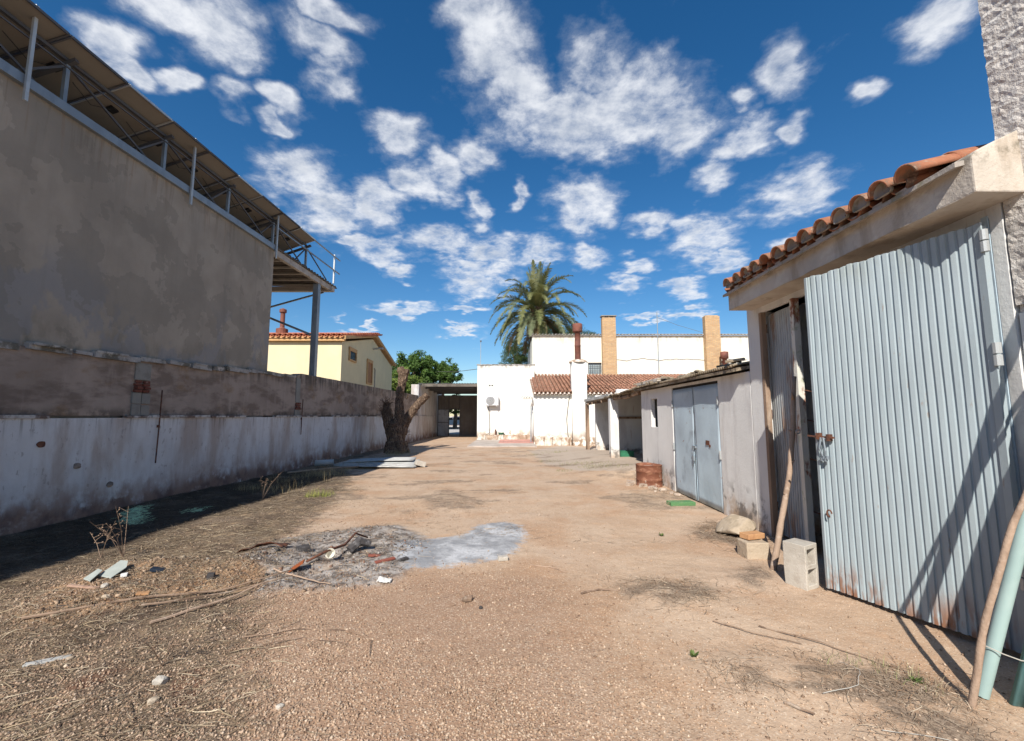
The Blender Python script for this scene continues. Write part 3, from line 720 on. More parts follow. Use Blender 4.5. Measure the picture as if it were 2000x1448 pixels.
    c = N.mix(N.math('MULTIPLY', edge(ma[0], 0.34, 0.72, 1.3, N.noise(p, 9.0, 5.0, 0.72)), 0.95), c, flow)
    c = N.mix(edge(mb_[2], 0.52, 0.62, 2.0, N.noise(N.vmath('MULTIPLY', p, (2.0, 1.0, 1.0)), 9.0, 5.0, 0.7)), c, (0.62, 0.86, 0.5))
    smooth_m = N.math('SUBTRACT', 1.0, N.math('MULTIPLY', ma[0], 0.7))
    h = N.rng(v1, 0.5, 0.0)
    h = N.math('ADD', N.math('MULTIPLY', h, N.math('MULTIPLY', smooth_m, N.rng(mc[2], 0.0, 0.8, 0.12, 1.0))), N.math('MULTIPLY', nf, 1.4))
    return finish(m, N, c, 0.95, N.bump(h, 0.6, 0.01), 0.0, 0.15)


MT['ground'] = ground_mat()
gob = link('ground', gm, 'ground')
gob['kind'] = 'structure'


def stuff_mesh(name, V, F, tint, mat, label, cat, smooth=False):
    """many loose pieces as one object: V (n, k, 3) points, F (m, c) faces per piece, tint (n, 3)"""
    n, k = V.shape[:2]
    f = (F[None] + (np.arange(n) * k)[:, None, None]).reshape(-1, F.shape[1])
    me = bpy.data.meshes.new(name)
    me.vertices.add(n * k); me.vertices.foreach_set('co', V.astype(np.float32).ravel())
    me.loops.add(f.size); me.loops.foreach_set('vertex_index', f.ravel().astype(np.int32))
    me.polygons.add(len(f)); me.polygons.foreach_set('loop_start', (np.arange(len(f)) * F.shape[1]).astype(np.int32))
    if smooth: me.polygons.foreach_set('use_smooth', np.ones(len(f), bool))
    me.update(calc_edges=True)
    t = np.repeat(tint, k, 0)
    put_attr(me, 'tint', t[:, 0], t[:, 1], t[:, 2])
    o = link(name, me, mat)
    o['kind'] = 'stuff'; o['label'] = label; o['category'] = cat
    return o


def mix_cols(cols, n):
    c = np.array(cols); i = rng.integers(0, len(c), n); j = rng.integers(0, len(c), n); t = rng.random((n, 1))
    return (c[i] * t + c[j] * (1 - t)) * (0.75 + 0.5 * rng.random((n, 1)))


# loose pebbles on the gravelly part of the yard
def pebbles():
    n = 190000
    y = 1.95 + 6.5 * rng.random(n) ** 2.3
    x = -4.6 + 8.0 * rng.random(n)
    dens = np.clip((1 - sstep(-0.6, 1.9, x + 1.2 * (fbm(x * 0.8, y * 0.8 + 9, 3) - 0.5))) * (2.2 * fbm(x * 1.1, y * 1.1, 3) - 0.35), 0.05, 1) * (1 - 0.75 * sstep(3.9, 5.2, y))
    keep = rng.random(n) < dens * (1 - 0.9 * soft(ASH1, x, y)) * (1 - 0.6 * soft(ASH2, x, y)) * (np.abs(x) < 1.15 * y + 0.3)
    x, y = x[keep], y[keep]; n = len(x)
    octa = np.array([(1, 0, 0), (0, 1, 0), (-1, 0, 0), (0, -1, 0), (0, 0, 1), (0, 0, -1)], float)
    F = np.array([(0, 1, 4), (1, 2, 4), (2, 3, 4), (3, 0, 4), (1, 0, 5), (2, 1, 5), (3, 2, 5), (0, 3, 5)])
    r = 0.0034 + 0.0058 * rng.random(n) ** 2.0 + 0.009 * (rng.random(n) > 0.994) * rng.random(n)
    V = octa[None] * (1 + 0.6 * (rng.random((n, 6, 1)) - 0.5)) * r[:, None, None] * np.array([1.15, 1.0, 0.8]) * (0.7 + 0.7 * rng.random((n, 1, 3)))
    a = rng.random(n) * 6.28; ca, sa = np.cos(a)[:, None], np.sin(a)[:, None]
    V = np.stack([V[..., 0] * ca - V[..., 1] * sa + x[:, None], V[..., 0] * sa + V[..., 1] * ca + y[:, None], V[..., 2] + (zg(x, y) + r * 0.35)[:, None]], -1)
    stuff_mesh('pebbles', V, F, mix_cols([(0.40, 0.28, 0.19), (0.46, 0.34, 0.245), (0.33, 0.215, 0.145), (0.52, 0.41, 0.31), (0.24, 0.16, 0.11)], n), 'pebble',
               'loose tan and pale pebbles strewn over the yard ground', 'pebbles', True)


pebbles()


def strands(x, y, ang, L, w, lift, cols, name, label, cat, seg=3, curl=0.8):
    n = len(x); s = np.linspace(0, 1, seg + 1)
    k = rng.normal(0, curl, n)
    th = ang[:, None] + k[:, None] * s[None]
    dxs, dys = np.cos(th), np.sin(th)
    cx = x[:, None] + np.cumsum(dxs, 1) * (L / seg)[:, None]; cy = y[:, None] + np.cumsum(dys, 1) * (L / seg)[:, None]
    z = zg(cx, cy) + 0.004 + lift[:, None] * (0.15 + np.sin(np.pi * s)[None] * rng.random((n, 1)) + s[None] * rng.random((n, 1)) * 0.8)
    wd = (w[:, None] * (1 - 0.6 * s[None])) / 2
    tl = rng.normal(0, 0.5, n)[:, None]
    A = np.stack([cx - dys * wd, cy + dxs * wd, z + wd * tl], -1); B = np.stack([cx + dys * wd, cy - dxs * wd, z - wd * tl], -1)
    V = np.stack([A, B], 2).reshape(n, -1, 3)
    F = np.array([(2 * i, 2 * i + 1, 2 * i + 3, 2 * i + 2) for i in range(seg)])
    t = mix_cols(cols, n)
    t = t * (1 - 0.55 * (1 - sstep(1.6, 2.6, x + 6.75 - 0.032 * (y - 5.9))) * (1 - sstep(11, 15, y)))[:, None]  # strands near the wall tinted down, shade put into their colour
    stuff_mesh(name, V, F, t, 'straw', label, cat)


def sample(poly, n, pad=0.3, fall=0.2, fine=None):
    P = np.array(poly); lo, hi = P.min(0) - pad, P.max(0) + pad
    x = lo[0] + (hi[0] - lo[0]) * rng.random(n * 8); y = lo[1] + (hi[1] - lo[1]) * rng.random(n * 8)
    k = rng.random(n * 8) < sstep(-fall, fall, sdf(poly, x, y)) * np.clip(1.9 * fbm(x * 1.8 + 60, y * 1.8, 3) - 0.35, 0.05, 1) * (1 if fine is None else np.clip(3.2 * fbm(x * fine, y * fine * 1.4, 3) - 0.8, 0, 1))
    return x[k][:n], y[k][:n]


SCOL = [(0.36, 0.28, 0.18), (0.26, 0.195, 0.125), (0.14, 0.10, 0.07), (0.46, 0.38, 0.27), (0.20, 0.14, 0.09), (0.17, 0.13, 0.10)]
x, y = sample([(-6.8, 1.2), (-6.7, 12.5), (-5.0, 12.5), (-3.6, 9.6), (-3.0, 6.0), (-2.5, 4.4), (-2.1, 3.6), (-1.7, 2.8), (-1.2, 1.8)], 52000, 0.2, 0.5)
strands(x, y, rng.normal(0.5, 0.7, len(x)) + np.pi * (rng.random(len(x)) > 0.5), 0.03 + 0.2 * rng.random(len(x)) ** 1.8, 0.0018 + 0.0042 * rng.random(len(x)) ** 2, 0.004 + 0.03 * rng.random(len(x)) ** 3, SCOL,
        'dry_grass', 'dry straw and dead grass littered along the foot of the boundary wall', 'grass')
xs, ys = [], []
for d in DEBRIS:
    if d[0][1] > 8: continue
    a = abs(sum(d[i - 1][0] * d[i][1] - d[i][0] * d[i - 1][1] for i in range(len(d)))) / 2
    x, y = sample(d, int(5200 * a + 300), 0.3, 0.22, 4.5); xs.append(x); ys.append(y)
x, y = np.concatenate(xs), np.concatenate(ys)
strands(x, y, rng.random(len(x)) * 6.28, 0.02 + 0.15 * rng.random(len(x)) ** 1.8, 0.0015 + 0.003 * rng.random(len(x)) ** 2, 0.002 + 0.022 * rng.random(len(x)) ** 2,
        [(0.30, 0.235, 0.17), (0.19, 0.14, 0.10), (0.44, 0.36, 0.27), (0.25, 0.16, 0.10)], 'plant_litter', 'brown dead plant litter lying in patches on the yard', 'litter')
x, y = sample(HEAP, 1500, 0.2, 0.3)
x2, y2 = sample(ASH2, 1500, 0.1, 0.2)
x, y = np.concatenate([x, x2]), np.concatenate([y, y2])
strands(x, y, rng.random(len(x)) * 6.28, 0.03 + 0.16 * rng.random(len(x)) ** 1.8, 0.002 + 0.006 * rng.random(len(x)) ** 2, 0.004 + 0.03 * rng.random(len(x)) ** 2,
        [(0.30, 0.23, 0.16), (0.07, 0.06, 0.055), (0.42, 0.34, 0.25), (0.12, 0.09, 0.07), (0.2, 0.12, 0.08)], 'burnt_twigs', 'burnt twigs and straw mixed into the mound and ash heap', 'twigs')
n = 26000
x, y = -3.5 + 7.0 * rng.random(n), 5.6 + 9 * rng.random(n)
k = (rng.random(n) < sstep(0.5, 0.68, fbm(x * 0.8 + 30, y * 1.5 + 11, 5)))
x, y = x[k], y[k]
strands(x, y, rng.normal(0, 0.6, len(x)), 0.03 + 0.14 * rng.random(len(x)) ** 1.8, 0.002 + 0.004 * rng.random(len(x)) ** 2, 0.002 + 0.014 * rng.random(len(x)) ** 2,
        [(0.30, 0.235, 0.17), (0.19, 0.14, 0.10), (0.40, 0.32, 0.23)], 'dead_stalks', 'dead flattened stalks in streaks across the middle of the yard', 'litter')
n = 2600
x, y = -4.5 + 7.8 * rng.random(n), 2.1 + 12 * rng.random(n) ** 1.5
strands(x, y, rng.random(n) * 6.28, 0.015 + 0.09 * rng.random(n) ** 2.5, 0.0012 + 0.003 * rng.random(n) ** 3, 0.001 + 0.01 * rng.random(n) ** 2,
        [(0.27, 0.19, 0.13), (0.17, 0.12, 0.09), (0.42, 0.33, 0.24)], 'scattered_twigs', 'thin dry twig bits scattered over the open yard', 'twigs')


def tufts(cs, name, label, cols, hgt, nb, spread, w=0.003, mat='straw'):
    """upright blades round the given centres, one mass"""
    C = np.array(cs); i = rng.integers(0, len(C), nb)
    r = spread * np.sqrt(rng.random(nb)) * (C[i, 2] if C.shape[1] > 2 else 1); a = rng.random(nb) * 6.28
    bx, by = C[i, 0] + r * np.cos(a), C[i, 1] + r * np.sin(a)
    h = hgt * (0.4 + 0.8 * rng.random(nb)) * (C[i, 2] if C.shape[1] > 2 else 1); s = np.linspace(0, 1, 4)
    la, lean = rng.random(nb) * 6.28, rng.random(nb) * 0.9
    px = bx[:, None] + (np.cos(la) * lean * h)[:, None] * s[None] ** 1.7; py = by[:, None] + (np.sin(la) * lean * h)[:, None] * s[None] ** 1.7
    pz = zg(bx, by)[:, None] + h[:, None] * s[None] * (1 - 0.3 * lean[:, None] * s[None])
    wd = w * (1 - 0.85 * s)[None] * (0.6 + 0.8 * rng.random((nb, 1))) / 2
    ox, oy = -np.sin(la + 0.6)[:, None] * wd, np.cos(la + 0.6)[:, None] * wd
    V = np.stack([np.stack([px - ox, py - oy, pz], -1), np.stack([px + ox, py + oy, pz], -1)], 2).reshape(nb, -1, 3)
    F = np.array([(2 * k, 2 * k + 1, 2 * k + 3, 2 * k + 2) for k in range(3)])
    stuff_mesh(name, V, F, mix_cols(cols, nb), mat, label, 'grass')


tufts([(-4.6 - 1.4 * random.random(), 8.8 + 5.6 * random.random(), 0.6 + random.random()) for _ in range(26)] + [(-5.0 + 0.8 * random.random(), 17.2 + 1.6 * random.random(), 1.2) for _ in range(10)] + [(-5.4 + random.random(), 13 + random.random(), 1.0) for _ in range(8)],
      'dry_grass_tufts', 'straw coloured grass tufts by the sheets and the pollarded trunk', [(0.50, 0.39, 0.21), (0.36, 0.27, 0.13), (0.58, 0.48, 0.28)], 0.2, 2600, 0.3)
tufts([(1.76, 18.7, 1.5), (2.1, 18.6, 1.0), (1.9, 14.2, 1.2), (2.3, 14.0, 1.0), (2.7, 13.2, 1.4), (1.3, 15.3, 1.2), (2.5, 12.6, 1.2), (2.2, 13.1, 0.8), (3.0, 12.2, 1.0), (0.9, 17.9, 1.0), (1.5, 12.6, 0.8)],
      'green_weeds', 'low green weeds growing through the concrete apron', [(0.12, 0.16, 0.05), (0.22, 0.22, 0.09), (0.3, 0.26, 0.13)], 0.07, 900, 0.35, 0.006)
tufts([(-3.82, 8.77, 1.0), (-3.7, 8.9, 0.8), (-3.95, 8.65, 0.8)], 'yellow_green_weed', 'yellow green grassy weed tuft at the edge of the wall shadow', [(0.22, 0.26, 0.06), (0.34, 0.34, 0.1)], 0.17, 260, 0.16, 0.005)
tufts([(2.36, 2.78, 1.0), (2.42, 2.66, 0.8), (2.25, 2.88, 0.8), (2.1, 2.95, 0.9)], 'dry_weed_tuft', 'dry weed tuft between the leaning pole and the large gate leaf', [(0.42, 0.35, 0.24), (0.3, 0.24, 0.15), (0.2, 0.26, 0.09)], 0.09, 130, 0.12, 0.003)


def clods():
    xs, ys, rs = [], [], []
    for poly, n, r0, r1 in ((HEAP, 1500, 0.003, 0.013), (ASH2, 1400, 0.003, 0.011)):
        x, y = sample(poly, n, 0.1, 0.2); xs.append(x); ys.append(y); rs.append(r0 + (r1 - r0) * rng.random(len(x)) ** 4)
    x, y, r = (np.concatenate(k) for k in (xs, ys, rs)); n = len(x)
    cube = np.array([(a, b, c) for a in (-1, 1) for b in (-1, 1) for c in (-1, 1)], float)
    F = np.array([(0, 1, 3, 2), (4, 6, 7, 5), (0, 4, 5, 1), (2, 3, 7, 6), (0, 2, 6, 4), (1, 5, 7, 3)])
    V = cube[None] * (0.6 + 0.7 * rng.random((n, 8, 3))) * r[:, None, None] * (0.5 + rng.random((n, 1, 3)))
    a = rng.random(n) * 6.28; ca, sa = np.cos(a)[:, None], np.sin(a)[:, None]
    V = np.stack([V[..., 0] * ca - V[..., 1] * sa + x[:, None], V[..., 0] * sa + V[..., 1] * ca + y[:, None], V[..., 2] + (zg(x, y) + r * 0.3)[:, None]], -1)
    ash = soft(ASH2, x, y, 0.1)[:, None] > 0.5
    t = np.where(ash, mix_cols([(0.27, 0.25, 0.235), (0.08, 0.075, 0.07), (0.36, 0.33, 0.3), (0.22, 0.13, 0.09)], n), mix_cols([(0.30, 0.19, 0.115), (0.22, 0.14, 0.09), (0.40, 0.29, 0.2)], n))
    stuff_mesh('earth_clods', V, F, t, 'pebble', 'crumbled earth clods and cinders on the mound and ash heap', 'clods')


clods()

# ------------------------------------------------------------------ boundary wall and the building behind it
def LX(y): return -6.75 + 0.032 * (y - 5.9)
def lw(x, y, z): return (x + LX(y), y, z)


def lwrap(mb): return mb.map(lw)


def ctop(y): return float(np.interp(y, [-4, 5.8, 8.2, 11.7, 13.1, 13.3, 28], [2.3, 2.56, 2.62, 2.76, 2.80, 2.90, 2.90]))


bw = thing('boundary_wall', (LX(10), 10, 0), 'long low boundary wall with white lower half, ledge and stained brown upper half', 'wall')
mb = MB()
mb.sheet(lambda u, v: (0.012 * mnoise.noise(Vector((0, -3 + 31 * u, v * 3)) * 0.9), -3 + 30.9 * u, -0.3 + 1.86 * v), 120, 14)
mb.box(-0.34, -0.02, -3, 27.9, -0.3, 1.555)
lwrap(mb).build('plinth', 'wplinth', bw, True)
mb = MB()
ys_ = [-3 + 30.9 * k / 140 for k in range(141)]
mb.sheet(lambda u, v: (-0.045 + 0.012 * mnoise.noise(Vector((3, 30.9 * u, v * 2)) * 1.1), -3 + 30.9 * u, 1.6 + (ctop(-3 + 30.9 * u) - 1.6) * v), 160, 8)
mb.sheet(lambda u, v: (-0.33 + 0.285 * v, -3 + 30.9 * u, ctop(-3 + 30.9 * u) + 0.012 * mnoise.noise(Vector((0, 80 * u, v * 2)))), 200, 2)
mb.sheet(lambda u, v: (-0.33, -3 + 30.9 * u, 1.5 + (ctop(-3 + 30.9 * u) - 1.5) * v), 40, 1)
mb.box(-0.33, -0.05, 27.4, 27.895, 1.56, 2.89)
lwrap(mb).build('upper_panel', 'wupper', bw, True)
y = -3.0
while y < 27.6:      # chipped ledge, length by length
    L_ = random.uniform(0.5, 1.5)
    if random.random() < 0.9:
        m2 = MB().box(-0.05, random.uniform(0.022, 0.045), y, min(y + L_ - random.uniform(0.004, 0.05), 27.85), 1.557, random.uniform(1.592, 1.61))
        lwrap(m2).build('ledge', 'ledge', bw, bevel=0.006)
    y += L_
y = 3.0
while y < 12.9:      # broken coping where the render of the building meets the wall top
    L_ = random.uniform(0.2, 0.9)
    z = ctop(y)
    m2 = MB().box(-0.10, random.uniform(-0.03, 0.03), y, y + L_ * random.uniform(0.8, 1.0), z + random.uniform(-0.07, -0.02), z + random.uniform(0.01, 0.055))
    m2.rough(0.016, 5, y)
    lwrap(m2).build('coping_stone', 'coping', bw, sub=2)
    if random.random() < 0.5:
        m2 = MB().box(-0.10, random.uniform(-0.02, 0.05), y + 0.02, y + L_ * 0.7, z + 0.03, z + random.uniform(0.05, 0.075)); m2.rough(0.016, 7, y)
        lwrap(m2).build('coping_stone', 'coping', bw, bevel=0.006)
    y += L_
for (y0, y1, zb) in ((7.62, 7.98, 2.02), (13.02, 13.3, 1.78)):    # piers with the brick core laid bare
    for (za, zc_) in ((1.6, zb - 0.22), (zb - 0.21, zb - 0.01)):
        lwrap(MB().box(-0.2, -0.012 - 0.01 * random.random(), y0, (y0 + y1) / 2 - 0.006, za, zc_)).build('pier_block', 'block', bw, bevel=0.006)
        lwrap(MB().box(-0.2, -0.016 - 0.01 * random.random(), (y0 + y1) / 2 + 0.006, y1, za, zc_ - 0.012)).build('pier_block', 'block', bw, bevel=0.006)
    for r_ in range(4):
        for c_ in range(2):
            m2 = MB().box(-0.2, -0.02 + 0.045 * random.random(), y0 + 0.02 + 0.16 * c_ + 0.02 * (r_ % 2), y0 + 0.155 + 0.16 * c_, zb + 0.055 * r_, zb + 0.045 + 0.055 * r_)
            lwrap(m2.rough(0.009, 9, r_ + c_ * 3)).build('brick', 'brick', bw, bevel=0.006)
    lwrap(MB().box(-0.2, -0.022, y0 + 0.02, y1 - 0.02, zb + 0.22, ctop(y0) - 0.06)).build('pier_cap', 'block', bw, bevel=0.006)
# patched holes in the whitewash
for k, (y, z) in enumerate(((6.23, 1.19), (6.76, 0.82), (7.32, 0.46))):
    m2 = MB()
    ring = [(0.0, 0.0)] + [((0.055 + 0.02 * mnoise.noise(Vector((math.cos(t), math.sin(t), k * 5.0)) * 1.6)) * math.cos(t), (0.045 + 0.015 * mnoise.noise(Vector((math.sin(t), k * 3.0, 1)) * 1.6)) * math.sin(t)) for t in (2 * math.pi * q / 22 for q in range(22))]
    m2.v = [(0.016 if i else 0.03 - 0.02 * (k == 0), y + a, z + b) for i, (a, b) in enumerate(ring)] + [(-0.02, y + a * 1.1, z + b * 1.1) for a, b in ring[1:]]
    m2.f = [(0, i, i % 22 + 1) for i in range(1, 23)] + [(i, i + 22, i % 22 + 23, i % 22 + 1) for i in range(1, 23)]
    lwrap(m2).build('patch', 'rust' if k == 0 else 'wupper', bw)

for (pts, r_, lab) in ((((0.03, 8.17, 2.08), (0.035, 8.16, 1.4), (0.05, 8.13, 0.72)), 0.011, 'long rusty iron rod hanging on the wall by the bare brick pier'),
                       (((0.03, 13.36, 2.1), (0.03, 13.34, 1.5), (0.05, 13.3, 1.02)), 0.013, 'short rusty iron rod on the wall beside the far brick pier')):
    m2 = MB().tube(pts, r_, 6)
    m2.obox((0.0, pts[1][1], pts[1][2]), (0.08, 0.03, 0.05))
    one(lwrap(m2), 'iron_rod', 'rust', lw(*pts[2]), lab, 'rod')

nb = thing('neighbour_building', (LX(4) - 3, 4, 0), 'tall grey rendered building behind the low wall with an open roofed end', 'building')
mb = MB()
mb.sheet(lambda u, v: (-0.075 + 0.014 * mnoise.noise(Vector((0, 15.6 * u, v * 5)) * 0.5), -4 + 15.6 * u, 2.0 + 4.17 * v), 60, 24)
mb.box(-9, -0.1, -4, 11.58, -0.3, 6.15)
lwrap(mb).build('wall', 'bplaster', nb, True)
lwrap(MB().box(-0.24, 0.005, -4, 11.62, 6.165, 6.31)).build('edge_beam', 'galv', nb, bevel=0.004)
mb = MB()       # corrugated roof deck, reaching past the wall over an open bay
mb.sheet(lambda u, v: (-0.06 - 9 * v, -4 + 19.55 * u, 6.335 + 0.25 * v + 0.024 * math.sin(19.55 * u * 2 * math.pi / 0.19)), 820, 1, 0.006)
lwrap(mb).build('roof_sheet', 'roofsheet', nb, True)
lwrap(MB().box(-0.2, -0.09, 11.63, 15.3, 6.09, 6.27)).build('eave_beam', 'canopysteel', nb, bevel=0.005)
lwrap(MB().box(-2.4, -2.25, 11.63, 15.2, 6.12, 6.28)).build('roof_beam', 'canopysteel', nb)
lwrap(MB().box(-5.4, -5.25, 11.63, 15.2, 6.2, 6.36)).build('roof_beam', 'canopysteel', nb)
for k in range(6):
    y = 11.95 + 0.62 * k
    lwrap(MB().box(-8, -0.09, y, y + 0.06, 6.245, 6.30)).build('purlin', 'canopysteel', nb)
lwrap(MB().box(-8, -0.02, 15.12, 15.3, 6.07, 6.235)).build('end_beam', 'canopysteel', nb)
lwrap(MB().box(-0.3, -0.12, 14.28, 14.46, 2.5, 6.085)).build('column', 'galv', nb, bevel=0.006)
m2 = MB().beam((-0.15, 14.4, 4.25), (-2.6, 14.0, 5.25), 0.07)
lwrap(m2).build('brace', 'galv', nb)
m2 = MB()
m2.beam((-0.3, 15.05, 6.0), (-2.2, 15.05, 5.45), 0.05).beam((-2.2, 15.05, 5.45), (-4.6, 15.05, 5.5), 0.05).beam((-2.2, 15.05, 5.45), (-2.2, 15.05, 6.07), 0.05).beam((-2.2, 15.05, 5.45), (-3.6, 15.05, 6.07), 0.05)
lwrap(m2).build('truss', 'galv', nb)
lwrap(MB().box(-0.15, -0.05, 11.63, 15.55, 6.275, 6.305)).build('gutter', 'roofsheet', nb)

rl = thing('roof_railing', (LX(9), 9, 6.2), 'pale steel guard railing along the roof edge of the tall building', 'railing')
for y in (2.5, 5.5, 8.45, 11.5):
    lwrap(MB().box(0.012, 0.05, y, y + 0.045, 5.93, 7.38)).build('post', 'galvlt', rl, bevel=0.004)
lwrap(MB().box(0.005, 0.05, 15.05, 15.1, 6.33, 7.4)).build('post', 'galvlt', rl, bevel=0.004)
for z in (7.34, 6.83):
    lwrap(MB().beam((0.0, 11.5, z), (0.02, 15.55, z), 0.035)).build('rail', 'galv', rl)
lwrap(MB().beam((0.0, 1.5, 6.86), (0.0, 11.5, 6.86), 0.02)).build('rail', 'darksteel', rl)

sa = thing('solar_array', (LX(8) - 0.5, 8, 6.3), 'row of tilted solar panels seen from below on a steel frame on the roof', 'solar panels')
TA = R(20)
def sol(d, h=0.0):       # d metres down the slope from the top edge, h above the panel plane
    return (0.19 - d * math.cos(TA) + h * -math.sin(TA), 7.22 - d * math.sin(TA) + h * math.cos(TA))
for k in range(11):
    y1 = 13.36 - 0.94 * k; y0 = y1 - 0.925
    a, b = sol(0), sol(1.65); at, bt = sol(0, 0.035), sol(1.65, 0.035)
    mb = MB().poly([(at[0], y0, at[1]), (at[0], y1, at[1]), (bt[0], y1, bt[1]), (bt[0], y0, bt[1])], (0.003, 0, -0.008))
    pn = lwrap(mb).build('solar_panel', 'pvglass', sa)
    a2, b2 = sol(0.012, 0.02), sol(1.64, 0.02)
    lwrap(MB().poly([(a2[0], y0 + 0.01, a2[1]), (a2[0], y1 - 0.01, a2[1]), (b2[0], y1 - 0.01, b2[1]), (b2[0], y0 + 0.01, b2[1])], (0, 0, -0.004))).build('backsheet', 'backsheet', pn)
    fr = MB()
    for yy in (y0 + 0.012, y1 - 0.012): fr.beam((*sol(0, 0.015)[:1], yy, sol(0, 0.015)[1]), (sol(1.65, 0.015)[0], yy, sol(1.65, 0.015)[1]), 0.024, 0.04)
    for dd in (0.012, 1.64): fr.beam((sol(dd, 0.015)[0], y0 + 0.025, sol(dd, 0.015)[1]), (sol(dd, 0.015)[0], y1 - 0.025, sol(dd, 0.015)[1]), 0.024, 0.04)
    lwrap(fr).build('frame', 'darksteel' if k % 3 else 'alu', pn)
    j = sol(0.62, -0.005)
    lwrap(MB().obox((j[0], y0 + 0.32, j[1]), (0.12, 0.14, 0.04), rot('Y', -TA))).build('junction_box', 'blackpl', pn, bevel=0.008)
    c0, c1 = sol(0.62, -0.02), sol(0.75, -0.08)
    lwrap(MB().tube([(c0[0], y0 + 0.3, c0[1]), (c1[0], y0 + 0.05, c1[1]), (c0[0], y0 - 0.35, c0[1] - 0.02)], 0.006, 5)).build('cable', 'blackpl', pn)
for dd in (0.36, 1.3):
    p_ = sol(dd, -0.035)
    lwrap(MB().beam((p_[0], 2.9, p_[1]), (p_[0], 13.4, p_[1]), 0.05)).build('purlin', 'darksteel', sa)
for k in range(6):
    y = 4.3 + 1.82 * k
    a, b = sol(0.22, -0.09), sol(1.55, -0.09)
    lwrap(MB().beam((a[0], y, a[1]), (b[0], y, b[1]), 0.06)).build('rafter', 'darksteel', sa)
    q = sol(0.38, -0.1)
    lwrap(MB().beam((q[0], y, 6.36), (q[0], y, q[1]), 0.055)).build('post', 'galv', sa)
    lwrap(MB().beam((q[0], y - 0.03, q[1] - 0.05), (q[0], y - 0.62, 6.37), 0.03)).build('brace', 'darksteel', sa)
    lwrap(MB().beam((q[0] + 0.03, y + 0.03, q[1] - 0.05), (q[0] + 0.03, y + 1.4, 6.37), 0.03)).build('brace', 'darksteel', sa)

# taller white stretch of wall at the far end
fw = MB()
fw.box(-0.5, 0.015, 27.91, 35.6, -0.3, 1.57).box(-0.5, -0.02, 27.91, 35.6, 1.575, 3.62).box(-0.52, 0.03, 27.905, 35.6, 1.56, 1.59)
one(lwrap(fw), 'white_wall', 'wplinth', lw(-0.2, 31, 0), 'taller whitewashed wall stretch beside the far metal gate', 'wall', bevel=0.008)

# ------------------------------------------------------------------ far gate, canopy, street
gt = thing('metal_gate', (-4.1, 33.6, 0), 'dark grey corrugated metal gate with an open wicket door at the far end', 'gate')
def ribbed(mb, x0, x1, y, z0, z1, pitch=0.12, d=0.018):
    n = max(2, int((x1 - x0) / pitch * 4))
    return mb.sheet(lambda u, v: (x0 + (x1 - x0) * u, y + (d if int((x0 + (x1 - x0) * u) / pitch * 4) % 4 < 2 else 0.0), z0 + (z1 - z0) * v), n, 1, 0.003)
ribbed(MB(), -4.03, -1.95, 33.62, 0.06, 3.1).build('leaf', 'greygate', gt)
g2 = MB(); ribbed(g2, -5.72, -4.07, 33.62, 2.09, 3.1); g2.build('upper_leaf', 'greygate', gt)
ribbed(MB(), -5.72, -4.92, 33.6, 0.06, 2.07).build('wicket_panel', 'bluegrey', gt)
f2 = MB()
for x in (-5.75, -4.9, -4.05, -1.92): f2.box(x - 0.03, x + 0.03, 33.56, 33.62, 0.0, 3.14)
f2.box(-5.75, -1.9, 33.55, 33.61, 3.1, 3.17).box(-5.72, -4.08, 33.55, 33.61, 2.06, 2.1).box(-5.75, -1.9, 33.56, 33.62, -0.05, 0.05)
f2.build('frame', 'darksteel', gt)
ms = MB().box(-5.72, -4.92, 33.585, 33.6, 1.05, 1.1); ms.build('crossbar', 'darksteel', gt)
cn = thing('gate_canopy', (-4, 31, 3.4), 'low sheet metal canopy roof spanning between white wall and house over the gate', 'canopy')
MB().sheet(lambda u, v: (-6.2 + 4.0 * u, 28.3 + 5.9 * v, 3.72 - 0.22 * v + 0.02 * math.sin(u * 4.0 * 2 * math.pi / 0.18)), 180, 1, 0.005).build('roof_sheet', 'galv', cn, True)
MB().box(-5.95, -2.26, 28.32, 28.42, 3.50, 3.68).build('fascia', 'roofsheet', cn, bevel=0.004)
for y in (29.6, 31.0, 32.4, 33.7): MB().box(-5.95, -2.26, y, y + 0.08, 3.48 - (y - 28.3) * 0.037, 3.66 - (y - 28.3) * 0.037).build('rafter', 'darksteel', cn)
s_ = MB().box(-40, 30, 36.2, 47.4, -0.02, 0.09); structure(s_, 'pavement', 'paving')
s_ = MB().box(-40, 30, 47.41, 60, -0.02, 0.03); structure(s_, 'road', 'asphalt')
s_ = MB().box(-40, 30, 60.01, 64, -0.02, 0.12); structure(s_, 'kerb', 'paving')
car = thing('parked_car', (-7.7, 57.2, 0), 'white parked car in the street seen through the open wicket door', 'car')
def car_prof(w):
    return [(-2.05, w, 0.35), (-2.1, w, 0.75), (-1.9, w, 0.95), (-1.3, w, 1.0), (-0.75, w, 1.42), (0.75, w, 1.45), (1.3, w, 1.02), (2.0, w, 0.9), (2.1, w, 0.6), (2.05, w, 0.35)]
MB().poly([(-7.7 + a, 56.4, c + 0.02) for a, b, c in car_prof(0)], (0, 1.6, 0)).build('body', 'carpaint', car, bevel=0.05)
for xa, xb in ((-1.1, -0.05), (0.05, 1.1)):
    MB().poly([(-7.7 + xa + (0.35 if xa < -0.5 else 0), 56.385, 1.38), (-7.7 + xb - (0.35 if xb > 0.5 else 0), 56.385, 1.38), (-7.7 + xb, 56.385, 1.04), (-7.7 + xa, 56.385, 1.04)], (0, 0.02, 0)).build('window', 'glass', car)
